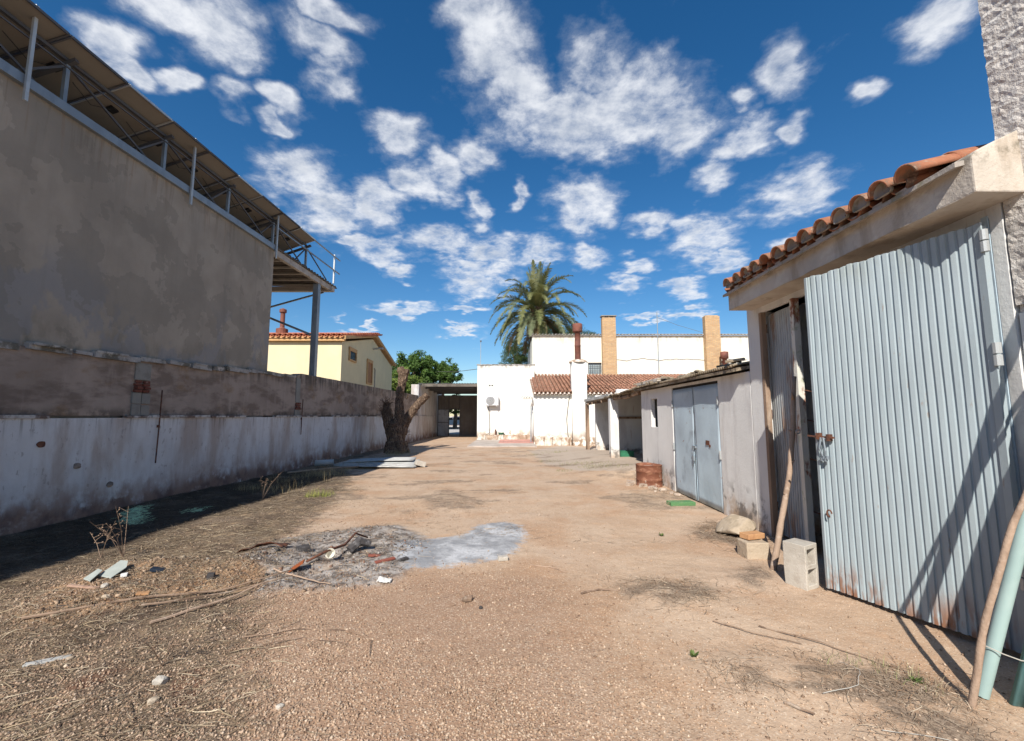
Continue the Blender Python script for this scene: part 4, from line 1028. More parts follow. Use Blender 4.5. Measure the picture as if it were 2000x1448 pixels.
for xa in (-1.3, 1.3):
    for yy in (56.35, 57.87):
        w_ = MB().lathe([(0, -0.1), (0.2, -0.1), (0.32, -0.1), (0.33, 0.0), (0.32, 0.1), (0.2, 0.1), (0, 0.1)], (-7.7 + xa, yy + 0.1, 0.35), 18, rot('X', R(90))).build('wheel', 'tyre', car)
        MB().lathe([(0, -0.11), (0.19, -0.11), (0.19, 0.11), (0, 0.11)], (-7.7 + xa, yy + 0.1, 0.35), 14, rot('X', R(90))).build('rim', 'alu', w_)

# ------------------------------------------------------------------ yellow house beyond the wall
yh = thing('yellow_house', (-13, 30, 0), 'pale yellow house with red tiled gable roof beyond the boundary wall', 'house')
def yf(u, t, z): return (-9.6 - 0.06 * t - u, 24.0 + t, z)        # u along the front (to the left), t along the gable side
EZ, RZ, GD, FL = 5.75, 7.05, 13.0, 11.0
MB().poly([yf(0, 0.0, -0.2), yf(0, GD, -0.2), yf(0, GD, EZ), yf(0, GD / 2, RZ), yf(0, 0.0, EZ)], (-FL, 0, 0)).build('wall', 'yellow', yh)
mb = MB()
mb.add([yf(-0.2, -0.25, EZ + 0.02), yf(FL, -0.25, EZ + 0.02), yf(FL, 0.0, EZ + 0.02), yf(-0.2, 0.0, EZ + 0.02), yf(-0.2, -0.25, EZ + 0.3), yf(FL, -0.25, EZ + 0.3), yf(FL, 0.0, EZ + 0.3), yf(-0.2, 0.0, EZ + 0.3)], [(0, 1, 2, 3), (7, 6, 5, 4), (0, 4, 5, 1), (1, 5, 6, 2), (2, 6, 7, 3), (3, 7, 4, 0)])
mb.build('eave_moulding', 'ochre', yh)
sl = Vector((0, GD / 2 + 0.25, RZ - EZ - 0.02)).normalized()
mb = MB()
for (t0, z0, t1, z1) in ((-0.3, EZ + 0.26, GD / 2, RZ + 0.3), (GD + 0.3, EZ + 0.26, GD / 2, RZ + 0.3)):
    a, b, c, d = yf(-0.22, t0, z0), yf(FL, t0, z0), yf(FL, t1, z1), yf(-0.22, t1, z1)
    mb.add([a, b, c, d] + [(p[0], p[1], p[2] - 0.1) for p in (a, b, c, d)], [(0, 1, 2, 3), (7, 6, 5, 4), (0, 4, 5, 1), (1, 5, 6, 2), (2, 6, 7, 3), (3, 7, 4, 0)])
rf = mb.build('roof', 'ochre', yh)
mb = MB(); tile_roof(mb, yf(-0.1, -0.38, EZ + 0.22), (-1, 0, 0), (-0.0, 6.8, 1.36), 36, 17, 0.3, 0.48, 0.42, 4)
to = mb.build('roof_tiles', 'tilered', rf, True); to['kind'] = 'stuff'
mb = MB()
for (ta, za, tb, zb) in ((-0.3, EZ + 0.2, GD / 2, RZ + 0.24), (GD + 0.3, EZ + 0.2, GD / 2, RZ + 0.24)):
    mb.beam(yf(-0.24, ta, za), yf(-0.24, tb, zb), 0.12, 0.2)
mb.build('verge', 'ochre', yh)
def gable_window(t0, t1, z0, z1, pane, nm):
    w = MB()
    w.add([yf(-0.025, t, z) for t, z in ((t0, z0), (t1, z0), (t1, z1), (t0, z1))] + [yf(0.1, t, z) for t, z in ((t0, z0), (t1, z0), (t1, z1), (t0, z1))], [(0, 1, 2, 3), (0, 4, 5, 1), (1, 5, 6, 2), (2, 6, 7, 3), (3, 7, 4, 0)])
    o = w.build(nm, pane, yh)
    fr = MB()
    for a, b, c, d in ((t0 - 0.12, t1 + 0.12, z1, z1 + 0.22), (t0 - 0.1, t1 + 0.1, z0 - 0.1, z0), (t0 - 0.1, t0, z0, z1), (t1, t1 + 0.1, z0, z1)):
        fr.add([yf(u, t, z) for u in (-0.09, 0.03) for t in (a, b) for z in (c, d)], [(0, 1, 3, 2), (4, 6, 7, 5), (0, 4, 5, 1), (2, 3, 7, 6), (0, 2, 6, 4), (1, 5, 7, 3)])
    fr.build('frame', 'ochre', o)
    if pane == 'glass':
        bz = MB()
        for k in range(1, 4): t = t0 + (t1 - t0) * k / 4; bz.beam(yf(-0.05, t, z0), yf(-0.05, t, z1), 0.03)
        bz.build('bars', 'darksteel', o)
gable_window(1.3, 2.5, 4.95, 5.45, 'glass', 'window')
gable_window(5.2, 6.35, 3.85, 5.25, 'shutter', 'shutter_window')
MB().tube([yf(-0.05, 7.2, 2.6), yf(-0.05, 7.2, 4.9), yf(-0.05, 7.0, 5.0)], 0.04, 6).build('downpipe', 'canopysteel', yh)
MB().tube([yf(0, 6.6, 6.35), yf(-0.5, 6.5, 6.4), yf(-0.75, 6.5, 6.36)], 0.07, 7).build('wall_lamp', 'galvlt', yh)
MB().lathe([(0, 0), (0.22, 0), (0.24, 0.9), (0.33, 0.92), (0.33, 1.3), (0.2, 1.34), (0.13, 1.4), (0.13, 2.3), (0.2, 2.32), (0.2, 2.5), (0, 2.6)], (-13.9, 25.6, 5.5), 14).build('chimney_flue', 'flue', yh)

# ------------------------------------------------------------------ white houses at the end of the yard
ah = thing('flat_roofed_house', (-0.4, 27.9, 0), 'white flat roofed house block with an outdoor unit on its front wall', 'house')
mb = MB()
mb.sheet(lambda u, v: (-2.25 + 3.7 * u, 27.88 + 0.02 * mnoise.noise(Vector((3.7 * u, 0, 5 * v)) * 0.7), -0.2 + 5.12 * v + (0.02 * mnoise.noise(Vector((u * 14, 2, 0))) if v == 1 else 0)), 40, 30)
mb.box(-2.25, 1.45, 27.9, 34.5, -0.2, 4.88)
mb.build('wall', 'house', ah, True)
m2 = MB().sheet(lambda u, v: (-2.3 + 3.8 * u, 27.84 + 0.3 * v, 4.93 + 0.025 * mnoise.noise(Vector((u * 18, v, 0)))), 60, 1, 0.06); m2.build('parapet_cap', 'coping', ah)
x = -1.95
while x < 1.25:
    w_ = random.uniform(0.25, 0.55)
    m2 = MB().box(x, min(x + w_ - 0.012, 1.35), 27.55, 27.87, -0.1, 0.36 + 0.03 * random.random()); m2.rough(0.01, 5, x)
    m2.build('plinth_block', 'plinthpaint', ah, bevel=0.012); x += w_
for x in (-1.45, -1.28): MB().obox((x, 27.87, 3.55), (0.1, 0.04, 0.07)).build('wall_hook', 'darksteel', ah)

ac = thing('outdoor_unit', (-1.26, 27.7, 2.22), 'white air conditioner outdoor unit mounted on the white house wall', 'air conditioner')
MB().box(-1.67, -0.86, 27.48, 27.8, 2.24, 2.84).build('casing', 'white', ac, bevel=0.02)
MB().lathe([(0, 0.02), (0.24, 0.02), (0.27, 0.0), (0.27, -0.03)], (-1.38, 27.475, 2.54), 24, rot('X', R(90))).build('fan_grille', 'grille', ac)
m2 = MB()
for r_ in (0.08, 0.15, 0.22): m2.tube([(-1.38 + r_ * math.cos(t), 27.45, 2.54 + r_ * math.sin(t)) for t in [2 * math.pi * k / 20 for k in range(21)]], 0.006, 4)
m2.build('grille_rings', 'white', ac)
for x in (-1.55, -1.0): MB().box(x, x + 0.04, 27.45, 27.87, 2.18, 2.235).build('bracket', 'white', ac)
one(MB().tube([(-1.5, 27.82, 2.24), (-1.49, 27.83, 1.9), (-1.44, 27.84, 1.3), (-1.43, 27.83, 0.8), (-1.45, 27.8, 0.5), (-1.6, 27.6, 0.4)], 0.018, 6), 'hose', 'cable', (-1.5, 27.82, 0.4), 'thin dark hose running down the wall from the outdoor unit', 'hose')
one(MB().tube([(-1.05, 27.7, 0.37), (-1.05, 27.7, 0.72)], 0.045, 7), 'standpipe', 'rust', (-1.05, 27.7, 0.37), 'short brown standpipe on the plinth below the outdoor unit', 'pipe')
one(MB().lathe([(0, 0.0), (0.12, 0.0), (0.2, 0.12), (0.21, 0.13), (0.19, 0.12), (0.11, 0.02), (0, 0.02)], (-0.7, 27.7, 0.39), 16), 'basin', 'greenpl', (-0.7, 27.7, 0.39), 'green plastic basin on the plinth of the white house', 'basin')

# low tiled house in front of the tall one
lh = thing('tiled_house', (5, 24, 0), 'low white house with sloping clay tile roof and wide white flue stack', 'house')
mb = MB()
mb.sheet(lambda u, v: (1.2 + 10.8 * u, 23.62 + 0.015 * mnoise.noise(Vector((9 * u, 4, 4 * v)) * 0.8), -0.2 + 2.9 * v), 70, 16)
mb.holes(23.63, 29.1, -0.2, 2.7, [(25.0, 25.9, -0.2, 2.15)], lambda u, t, z: (t, u, z), 1.2, 1.45)
mb.box(1.45, 12, 23.65, 23.9, -0.2, 2.7)
mb.build('wall', 'house', lh, True)
MB().box(1.3, 1.36, 25.02, 25.88, 0.0, 2.13).build('side_door', 'oldwood', lh)
MB().box(1.17, 11.9, 23.5, 23.75, 2.7, 2.79).build('fascia', 'house', lh, bevel=0.01)
roof_up = Vector((0, 5.7, 1.5))
sb = MB().add([(1.15, 23.42, 2.78), (12, 23.42, 2.78), (12, 29.15, 4.30), (1.15, 29.15, 4.30), (1.15, 23.42, 2.72), (12, 23.42, 2.72), (12, 29.15, 4.2), (1.15, 29.15, 4.2)], [(0, 1, 2, 3), (7, 6, 5, 4), (0, 4, 5, 1), (1, 5, 6, 2), (2, 6, 7, 3), (3, 7, 4, 0)])
rfo = sb.build('roof', 'mortar', lh)
mb = tile_roof(MB(), (1.25, 23.32, 2.755), (1, 0, 0), roof_up, 46, 16, 0.23, 0.44, 0.37, 5)
o = mb.build('roof_tiles', 'tile', rfo, True); o['kind'] = 'stuff'
m2 = MB()      # mortar teeth between the eave tiles
for k in range(46): m2.box(1.25 + 0.23 * k - 0.05, 1.25 + 0.23 * k + 0.05, 23.345, 23.5, 2.765, 2.86)
o = m2.build('eave_teeth', 'house', rfo); o['kind'] = 'stuff'
st = MB().sheet(lambda u, v: (3.27 + 0.78 * u, 23.2 + 0.012 * mnoise.noise(Vector((u * 2, 1, v * 9))), -0.2 + 4.7 * v), 8, 24)
st.box(3.27, 4.05, 23.21, 23.95, -0.2, 4.5)
sk = st.build('flue_stack', 'house', lh, True)
MB().lathe([(0.52, 0), (0.5, 0.08), (0.3, 0.17), (0.0, 0.2)], (3.66, 23.58, 4.49), 16).build('stack_cap', 'plinthpaint', sk, True)
MB().lathe([(0.165, 0), (0.165, 0.75), (0.175, 0.76), (0.175, 0.82), (0.16, 0.83), (0.155, 1.55), (0.26, 1.56), (0.27, 1.62), (0.27, 1.98), (0.25, 2.02), (0.0, 2.05)], (3.64, 23.58, 4.66), 18).build('flue_pipe', 'flue', sk, True)
x = 1.25
while x < 3.1:
    w_ = random.uniform(0.3, 0.5)
    m2 = MB().box(x, min(x + w_ - 0.012, 3.2), 23.4, 23.61, -0.1, 0.42 + 0.04 * random.random()); m2.rough(0.012, 5, x)
    m2.build('plinth_block', 'plinthpaint', lh, bevel=0.012); x += w_
MB().tube([(3.15, 23.58, 2.7), (3.05, 23.58, 2.0), (2.98, 23.58, 1.4), (3.02, 23.58, 0.7), (3.1, 23.58, 0.1)], 0.02, 6).build('drain_pipe', 'cable', lh)
aw = thing('small_awning', (0.9, 25.4, 2.5), 'tiny tiled awning over the side door between the two white houses', 'awning')
for k in range(4):
    t = tile_mb(0.5, 0.085, 0.075, 0.014, 6)
    t.map(lambda a, b, c, k=k: (0.63 + 0.15 * k + b, 25.0 + a, 2.6 + c + a * 0.1)).build('tile', 'roofsheet', aw, True)
MB().beam((0.62, 24.97, 2.56), (1.19, 24.97, 2.56), 0.04).build('batten', 'oldwood', aw)
MB().box(1.06, 1.12, 24.98, 25.05, 0.0, 2.2).build('door_post', 'galv', aw)

th = thing('tall_house', (9, 29.2, 0), 'tall cream rendered house wall with two brick chimneys behind the tiled roof', 'house')
mb = MB()
mb.holes(1.4, 24, -0.2, 7.06, [(5.2, 6.12, 4.42, 5.2), (14.33, 14.86, 4.73, 5.33)], lambda u, t, z: (u, t, z), 29.2, 29.45)
mb.box(1.4, 24, 29.75, 29.8, -0.2, 7.06).box(1.4, 1.65, 29.451, 38, -0.2, 7.05)
mb.build('wall', 'tallhouse', th)
for (x0, x1, z0, z1) in ((5.2, 6.12, 4.42, 5.2), (14.33, 14.86, 4.73, 5.33)):
    w = MB().box(x0, x1, 29.36, 29.38, z0, z1).build('window', 'paleglass', th)
    fr = MB()
    for a in (x0, x1 - 0.05): fr.box(a, a + 0.05, 29.32, 29.38, z0, z1)
    for a in (z0, z1 - 0.05): fr.box(x0 + 0.05, x1 - 0.05, 29.32, 29.375, a, a + 0.05)
    fr.build('frame', 'darksteel', w)
    br = MB()
    for k in range(1, 6): br.beam((x0 + (x1 - x0) * k / 6, 29.22, z0), (x0 + (x1 - x0) * k / 6, 29.22, z1), 0.022)
    for k in (1, 2): br.beam((x0, 29.225, z0 + (z1 - z0) * k / 3), (x1, 29.225, z0 + (z1 - z0) * k / 3), 0.022)
    br.build('bars', 'darksteel', w)
m2 = MB()
for k in range(98):
    t = tile_mb(0.5, 0.095, 0.085, 0.015, 5)
    m2.add([(1.45 + 0.23 * k + b, 29.02 + a, 7.06 + c + a * 0.25 + random.uniform(-.006, .006)) for a, b, c in t.v], t.f)
o = m2.build('roof_tiles', 'mortar', th, True); o['kind'] = 'stuff'
MB().add([(1.3, 29.1, 7.06), (24, 29.1, 7.06), (24, 36, 8.3), (1.3, 36, 8.3), (1.3, 29.1, 7.02), (24, 29.1, 7.02), (24, 36, 8.2), (1.3, 36, 8.2)], [(0, 1, 2, 3), (7, 6, 5, 4), (0, 4, 5, 1), (1, 5, 6, 2), (2, 6, 7, 3), (3, 7, 4, 0)]).build('roof', 'mortar', th)
for (x0, x1, ztop, cap) in ((6.14, 7.06, 8.25, True), (13.15, 14.15, 8.36, False)):
    cb = MB().box(x0, x1, 28.78, 29.195, 3.9, ztop).build('chimney', 'buffbrick', th, bevel=0.008)
    if cap:
        for a in (x0 + 0.04, x0 + 0.42, x1 - 0.16): MB().box(a, a + 0.12, 28.8, 29.18, ztop, ztop + 0.08).build('cap_brick', 'buffbrick', cb)
        MB().box(x0 - 0.06, x1 + 0.06, 28.72, 29.25, ztop + 0.081, ztop + 0.15).build('cap_slab', 'block', cb, bevel=0.008)
    else: MB().box(x0 + 0.08, x1 - 0.08, 28.84, 29.16, ztop + 0.001, ztop + 0.06).build('cap_slab', 'buffbrick', cb)
MB().lathe([(0.15, 0), (0.15, 1.6), (0.25, 1.62), (0.25, 2.05), (0.0, 2.1)], (14.1, 28.3, 3.75), 14).build('flue_pipe', 'flue', th, True)
pts = [(7.1 + 9.0 * k / 24, 29.17, 5.42 - 0.05 * math.sin(k * 0.9) * (k % 3)) for k in range(25)]
MB().tube(pts, 0.012, 4).build('wall_cable', 'cable', th)
an = thing('roof_antenna', (9.98, 29.1, 7.0), 'thin antenna mast fixed to the tall cream house between its chimneys', 'antenna')
MB().tube([(9.98, 29.05, 4.5), (9.98, 29.05, 8.7)], 0.03, 6).build('mast', 'galv', an)
MB().beam((9.75, 29.05, 8.35), (10.25, 29.05, 8.35), 0.025).beam((9.85, 29.05, 8.05), (10.1, 29.05, 8.05), 0.02).build('crossbar', 'galv', an)
MB().tube([(10.0, 29.03, 8.3), (11.4, 29.0, 7.75), (13.15, 28.95, 7.2)], 0.012, 4).build('guy_cable', 'cable', an)
a2 = thing('thin_antenna', (-2.1, 28.6, 4.9), 'very thin antenna rod on the corner of the flat roofed house', 'antenna')
MB().tube([(-2.1, 28.6, 4.85), (-2.1, 28.6, 6.55)], 0.018, 5).build('mast', 'galvlt', a2)
MB().obox((-2.1, 28.6, 6.58), (0.1, 0.1, 0.1)).build('tip', 'darksteel', a2)
one(MB().tube([(-8, 46, 6.3), (-5, 37, 5.35), (-2.25, 29, 4.75)], 0.02, 5), 'overhead_cable', 'cable', (-2.25, 29, 4.7), 'overhead cable running from the flat roofed house to the trees', 'cable')

ap = MB().sheet(lambda u, v: (-2.25 + 3.5 * u, 21.9 + 5.6 * v + 0.25 * mnoise.noise(Vector((u * 4, 0, 0))) * (v == 0), 0.075 + 0.01 * mnoise.noise(Vector((u * 5, v * 5, 0)))), 24, 10, 0.15)
structure(ap, 'concrete_path', 'apron')
k_ = 0
flo = thing('terrace', (0.2, 26.3, 0.08), 'small pink clay paved terrace before the white house', 'terrace')
for ix in range(8):
    for iy in range(8):
        x0, y0 = -0.75 + 0.245 * ix, 24.2 + 0.4 * iy
        MB().box(x0, x0 + 0.24, y0, y0 + 0.394, 0.055, 0.1 + 0.004 * random.random()).build('paving_tile', 'redtile', flo)

# ------------------------------------------------------------------ palm and trees
def palm():
    base = Vector((1.75, 34.2, 0))
    p = thing('palm_tree', base, 'tall date palm with drooping fronds rising behind the white houses', 'palm')
    mb = MB(); cz = 9.9
    for k in range(26):
        z0 = cz * k / 26; z1 = cz * (k + 1) / 26 + 0.05
        r = 0.36 if k < 20 else 0.36 + 0.03 * (k - 20)
        mb.lathe([(r * 0.93, z0), (r * 1.06, z1)], (base.x + 0.25 * (z0 / cz), base.y, 0), 14)
    for k in range(200):
        a, z = random.random() * 6.28, random.uniform(6.6, cz + 0.3); r = 0.38 + 0.06 * max(0, z - 8) * 1.3
        c = base + Vector((0.25 * z / cz, 0, z)) + Vector((math.cos(a), math.sin(a), 0)) * r
        mb.beam(c, c + Vector((math.cos(a) * 0.16, math.sin(a) * 0.16, 0.28 if z > 8.5 else random.uniform(-0.25, 0.2))), 0.09, 0.04)
    mb.build('trunk', 'palmtrunk', p)
    top = base + Vector((0.25, 0, cz))
    n = 86
    for i in range(n):
        f = i / n
        el = R(86) - R(112) * f ** 0.95 + random.uniform(-0.12, 0.12)
        azm = i * 2.39996 + random.uniform(-0.2, 0.2)
        L = random.uniform(3.9, 4.7) * (0.9 if f < 0.15 else 1.0 if f < 0.8 else 0.85)
        d = Vector((math.cos(azm) * math.cos(el), math.sin(azm) * math.cos(el), math.sin(el)))
        pos = top + Vector((math.cos(azm), math.sin(azm), 0)) * 0.2 + Vector((0, 0, 0.35 - 0.9 * f))
        pts = [pos.copy()]; S = 18
        droop = 0.108 + 0.045 * random.random() if f > 0.1 else 0.055
        for s in range(S):
            d = (d + Vector((0, 0, -droop * (0.35 + 1.2 * s / S)))).normalized()
            pos = pos + d * (L / S); pts.append(pos.copy())
        mb = MB(); mb.tube(pts, [0.035 * (1 - 0.85 * s / S) + 0.004 for s in range(S + 1)], 4)
        side0 = Vector((-math.sin(azm), math.cos(azm), 0))
        for s in range(2, S):
            for q in range(4):
                t = s + q / 4
                a = pts[s].lerp(pts[min(s + 1, S)], q / 4)
                dd = (pts[min(s + 1, S)] - pts[s]).normalized(); nr = dd.cross(side0).normalized()
                if nr.z < 0: nr = -nr
                w = math.sin(math.pi * (0.12 + 0.86 * t / S)) ** 0.7
                for sg in (-1, 1):
                    ll = 0.6 * w * random.uniform(0.8, 1.15)
                    v = (side0 * sg * random.uniform(0.55, 0.8) + dd * random.uniform(0.5, 0.75) + nr * random.uniform(0.0, 0.45)).normalized()
                    mid = a + v * ll * 0.5; tip = a + v * ll + Vector((0, 0, -0.14 * ll))
                    wv = dd * 0.026
                    mb.add([a - wv, a + wv, mid + wv * 1.2, tip, mid - wv * 1.2], [(0, 1, 2, 4), (4, 2, 3)])
        mb.build('frond', 'fronddead' if f > 0.93 else ('frondgrey' if random.random() < 0.4 else 'frond'), p)
    mb = MB()
    for k in range(60):
        a = random.random() * 6.28; c = top + Vector((math.cos(a) * 0.45, math.sin(a) * 0.45, random.uniform(-1.6, -0.1)))
        mb.tube([c, c + Vector((math.cos(a) * 0.3, math.sin(a) * 0.3, -0.1)), c + Vector((math.cos(a) * 0.42, math.sin(a) * 0.42, -0.75))], [0.04, 0.03, 0.01], 4)
    o = mb.build('dry_stalks', 'fronddead', p); o['kind'] = 'stuff'


palm()


def tree(name, label, base, h, rx, rz, mat, nclump, nleaf, leaf=0.2, group=None, seed=1, fine=False):
    rnd = random.Random(seed); base = Vector(base)
    t = thing(name, base, label, 'tree', group)
    mb = MB(); top = base + Vector((0, 0, h - rz))
    mb.tube([base, base + Vector((0.1, 0, (h - rz) * 0.5)), top], [0.28, 0.22, 0.16], 8)
    cl = []
    for k in range(nclump):
        while True:
            v = Vector((rnd.uniform(-1, 1), rnd.uniform(-1, 1), rnd.uniform(-1, 1)))
            if 0.25 < v.length < 1: break
        v *= 0.82 + 0.3 * mnoise.noise(v * 1.7 + Vector((seed, 0, 0)))
        cl.append((top + Vector((v.x * rx, v.y * rx, v.z * rz)), rnd.uniform(0.28, 0.55) * min(1.5, rx / 2.2)))
    for c, r in cl[:10]: mb.tube([top - Vector((0, 0, rz * 0.4)), top.lerp(c, 0.5) + Vector((0, 0, -0.1)), c], [0.1, 0.06, 0.02], 5)
    mb.build('trunk', 'bark', t)
    mb = MB()
    for c, r in cl:
        for q in range(nleaf):
            d = Vector((rnd.gauss(0, 1), rnd.gauss(0, 1), rnd.gauss(0, 1))).normalized() * r * rnd.random() ** 0.4
            d.z *= 0.75
            n = (d + Vector((rnd.uniform(-.6, .6), rnd.uniform(-.6, .6), rnd.uniform(-.2, .9))) * r).normalized()
            u = n.orthogonal().normalized(); u = (Matrix.Rotation(rnd.random() * 6.28, 3, n) @ u); w = n.cross(u)
            s = leaf * rnd.uniform(0.6, 1.2); p = c + d
            if fine: mb.add([p - u * s, p + w * s * 0.12, p + u * s, p - w * s * 0.12], [(0, 1, 2, 3)])
            else: mb.add([p - u * s, p + w * s * 0.45 - n * s * 0.1, p + u * s, p - w * s * 0.45 - n * s * 0.1], [(0, 1, 2, 3)])
    mb.build('crown', mat, t)


tree('broadleaf_tree', 'bright green spreading tree behind the low wall and pollarded trunk', (-10.6, 46.5, 0), 9.0, 2.7, 2.6, 'leafmid', 190, 75, 0.14, 'trees beyond the gate', 3)
tree('broadleaf_tree', 'wide green tree directly above the far gate canopy', (-7.9, 48.5, 0), 8.2, 2.2, 2.0, 'leafmid', 140, 75, 0.13, 'trees beyond the gate', 5)
tree('light_green_tree', 'light green bushy tree just right of the yellow house gable', (-10.3, 41.0, 0), 6.3, 2.1, 2.0, 'leaflight', 110, 80, 0.12, 'trees beyond the gate', 7)
tree('street_tree', 'street tree with low crown visible through the wicket opening', (-7.0, 53.0, 0), 4.4, 1.9, 1.35, 'leafmid', 50, 70, 0.13, 'trees beyond the gate', 8)
tree('distant_tree', 'dark small tree between the yellow house and the green trees', (-13.6, 52, 0), 8.6, 2.0, 2.4, 'leafdark', 60, 70, 0.16, 'trees beyond the gate', 9)
tree('pine_tree', 'dark pine standing just left of the palm trunk', (0.6, 42, 0), 9.7, 2.0, 2.9, 'leafdark', 170, 130, 0.12, 'pines behind the houses', 11, True)
tree('pine_tree', 'broad pine top showing above the tall house beside the flue pipe', (5.2, 46, 0), 11.9, 3.6, 2.1, 'leafdark', 200, 120, 0.13, 'pines behind the houses', 13, True)
tree('pine_tree', 'low pine top showing between the palm and the first brick chimney', (8.4, 47, 0), 11.2, 2.6, 2.0, 'leafdark', 120, 110, 0.13, 'pines behind the houses', 15, True)
tree('small_dark_tree', 'dark foliage peeping past the edge of the tall grey building', (-18.5, 34, 0), 7.6, 1.6, 1.5, 'leafdark', 40, 70, 0.14, 'trees beyond the gate', 17)


def stump():
    B = Vector((-5.0, 18.8, 0))
    t = thing('pollarded_tree', B, 'dead pollarded tree trunk forking into two sawn limbs by the boundary wall', 'tree trunk')
    mb = MB()
    mb.tube([B + Vector(v) for v in ((0.02, 0, -0.3), (0.0, 0, 0.25), (-0.02, 0, 0.8), (-0.05, 0, 1.3))], [0.46, 0.38, 0.35, 0.35], 14)
    mb.tube([B + Vector(v) for v in ((0.05, -0.05, 0.9), (0.12, -0.05, 1.5), (0.1, -0.05, 2.2), (0.14, -0.05, 2.7), (0.22, -0.03, 3.2), (0.26, 0.0, 3.62))], [0.3, 0.22, 0.175, 0.17, 0.2, 0.245], 12)
    mb.tube([B + Vector(v) for v in ((0.1, 0, 0.6), (0.36, -0.02, 1.25), (0.66, 0.0, 1.8), (0.98, 0.05, 2.2), (1.3, 0.05, 2.52))], [0.28, 0.2, 0.18, 0.165, 0.155], 12)
    mb.tube([B + Vector(v) for v in ((-0.1, 0.05, 0.6), (-0.36, 0.05, 1.3), (-0.46, 0.05, 1.8), (-0.48, 0.05, 2.15))], [0.3, 0.25, 0.22, 0.13], 12)
    mb.tube([B + Vector(v) for v in ((0.16, 0, 3.45), (0.1, 0, 3.62), (0.06, 0, 3.7))], [0.15, 0.16, 0.13], 8)
    for a in (0.3, 1.7, 3.0, 4.2, 5.4):
        mb.tube([B + Vector((0.3 * math.cos(a), 0.3 * math.sin(a), 0.45)), B + Vector((0.45 * math.cos(a), 0.45 * math.sin(a), 0.05)), B + Vector((0.6 * math.cos(a), 0.6 * math.sin(a), -0.15))], [0.17, 0.12, 0.06], 7)
    o = mb.build('trunk', 'bark', t, True)
    r = o.modifiers.new('merge', 'REMESH'); r.mode = 'VOXEL'; r.voxel_size = 0.025; r.use_smooth_shade = True
    tx = bpy.data.textures.new('bark_relief', 'CLOUDS'); tx.noise_scale = 0.12; tx.noise_depth = 6
    d = o.modifiers.new('bark', 'DISPLACE'); d.texture = tx; d.strength = 0.1; d.mid_level = 0.5; d.texture_coords = 'GLOBAL'
    mb = MB()
    for c, rr, nn in (((-0.46, 0.0, 2.1), 0.3, 60), ((-0.5, -0.1, 1.7), 0.3, 60), ((0.45, 0.0, 0.9), 0.2, 10), ((0.4, 0.1, 2.5), 0.16, 14)):
        for k in range(nn):
            a, e = random.random() * 6.28, random.uniform(0.0, 1.4)
            p0 = B + Vector(c) + Vector((random.uniform(-0.12, 0.12), random.uniform(-0.12, 0.12), random.uniform(-0.2, 0.05)))
            L = rr * random.uniform(0.7, 1.9)
            p1 = p0 + Vector((math.cos(a) * math.cos(e), math.sin(a) * math.cos(e), math.sin(e))) * L
            mb.tube([p0, p0.lerp(p1, 0.5) + Vector((0, 0, 0.03)), p1], [0.012, 0.008, 0.003], 4, False)
    s = mb.build('sprouts', 'bark', t); s['kind'] = 'stuff'


stump()

# ------------------------------------------------------------------ low sheds on the other side of the yard
WX = 3.45
ls = thing('store_shed', (4.5, 9, 0), 'low whitewashed store shed with blue double door and small window slit', 'shed')
def shedput(u, t, z): return (t, u, z)
HZ = 2.24
mb = MB().holes(6.22, 11.5, -0.4, HZ, [(7.2, 9.3, -0.4, 2.19), (10.25, 10.72, 1.32, 2.01)], shedput, WX, WX + 0.1)
mb.build('wall', 'shedwall', ls, sub=0)
mb = MB().holes(WX + 0.101, 8.4, -0.4, HZ, [], lambda u, t, z: (u, t, z), 11.22, 11.497); mb.build('end_wall', 'shedwall', ls)
MB().box(8.2, 8.4, 6.3, 19.2, -0.4, 3.2).build('back_wall', 'shedwall', ls)
MB().box(3.8, 7.9, 6.3, 11.2, -0.06, 0.0).build('floor', 'apron', ls)
MB().box(WX + 0.02, WX + 0.2, 10.25, 10.72, 1.24, 1.318).build('window_sill', 'shedwall', ls)
MB().box(WX + 0.15, WX + 0.2, 10.2, 10.78, 1.96, 2.06).build('lintel', 'oldwood', ls)
MB().box(WX + 0.03, WX + 0.25, 7.21, 9.29, 2.14, 2.188).build('lintel_gap_shade', 'dark', ls)  # strip set back and coloured dark to stand in for the shaded gap
for (y0, y1) in ((7.22, 8.22), (8.235, 9.28)):
    mb = MB().sheet(lambda u, v: (WX + 0.03 + 0.014 * mnoise.noise(Vector((0, y0 + (y1 - y0) * u, 2.2 * v)) * 1.7) + (0.012 * (0.5 - abs(u - 0.5)) if v < 0.2 else 0), y0 + (y1 - y0) * u, 0.02 + 2.12 * v), 12, 20, 0.02)
    dr = mb.build('door_leaf', 'bluedoor', ls, True)
    MB().box(WX + 0.012, WX + 0.03, y0 + 0.01, y1 - 0.01, 1.72, 1.735).build('sheet_seam', 'galv', dr)
    MB().box(WX + 0.008, WX + 0.03, (y0 if y0 > 8 else y1) - 0.02, (y0 if y0 > 8 else y1) + 0.02, 0.03, 2.1).build('meeting_strip', 'bluedoor', dr)
    for z in (0.95, 1.85):
        hy = y0 if y0 < 8 else y1
        MB().tube([(WX + 0.0, hy, z - 0.07), (WX + 0.0, hy, z + 0.07)], 0.022, 7).build('hinge', 'galvlt', dr)
h_ = MB().box(WX - 0.015, WX + 0.03, 8.17, 8.32, 0.99, 1.03).tube([(WX - 0.01, 8.26, 1.0), (WX - 0.03, 8.27, 0.9), (WX - 0.01, 8.3, 0.82), (WX - 0.02, 8.24, 0.74), (WX - 0.01, 8.34, 0.62)], 0.009, 5).obox((WX - 0.02, 8.25, 0.8), (0.03, 0.06, 0.09))
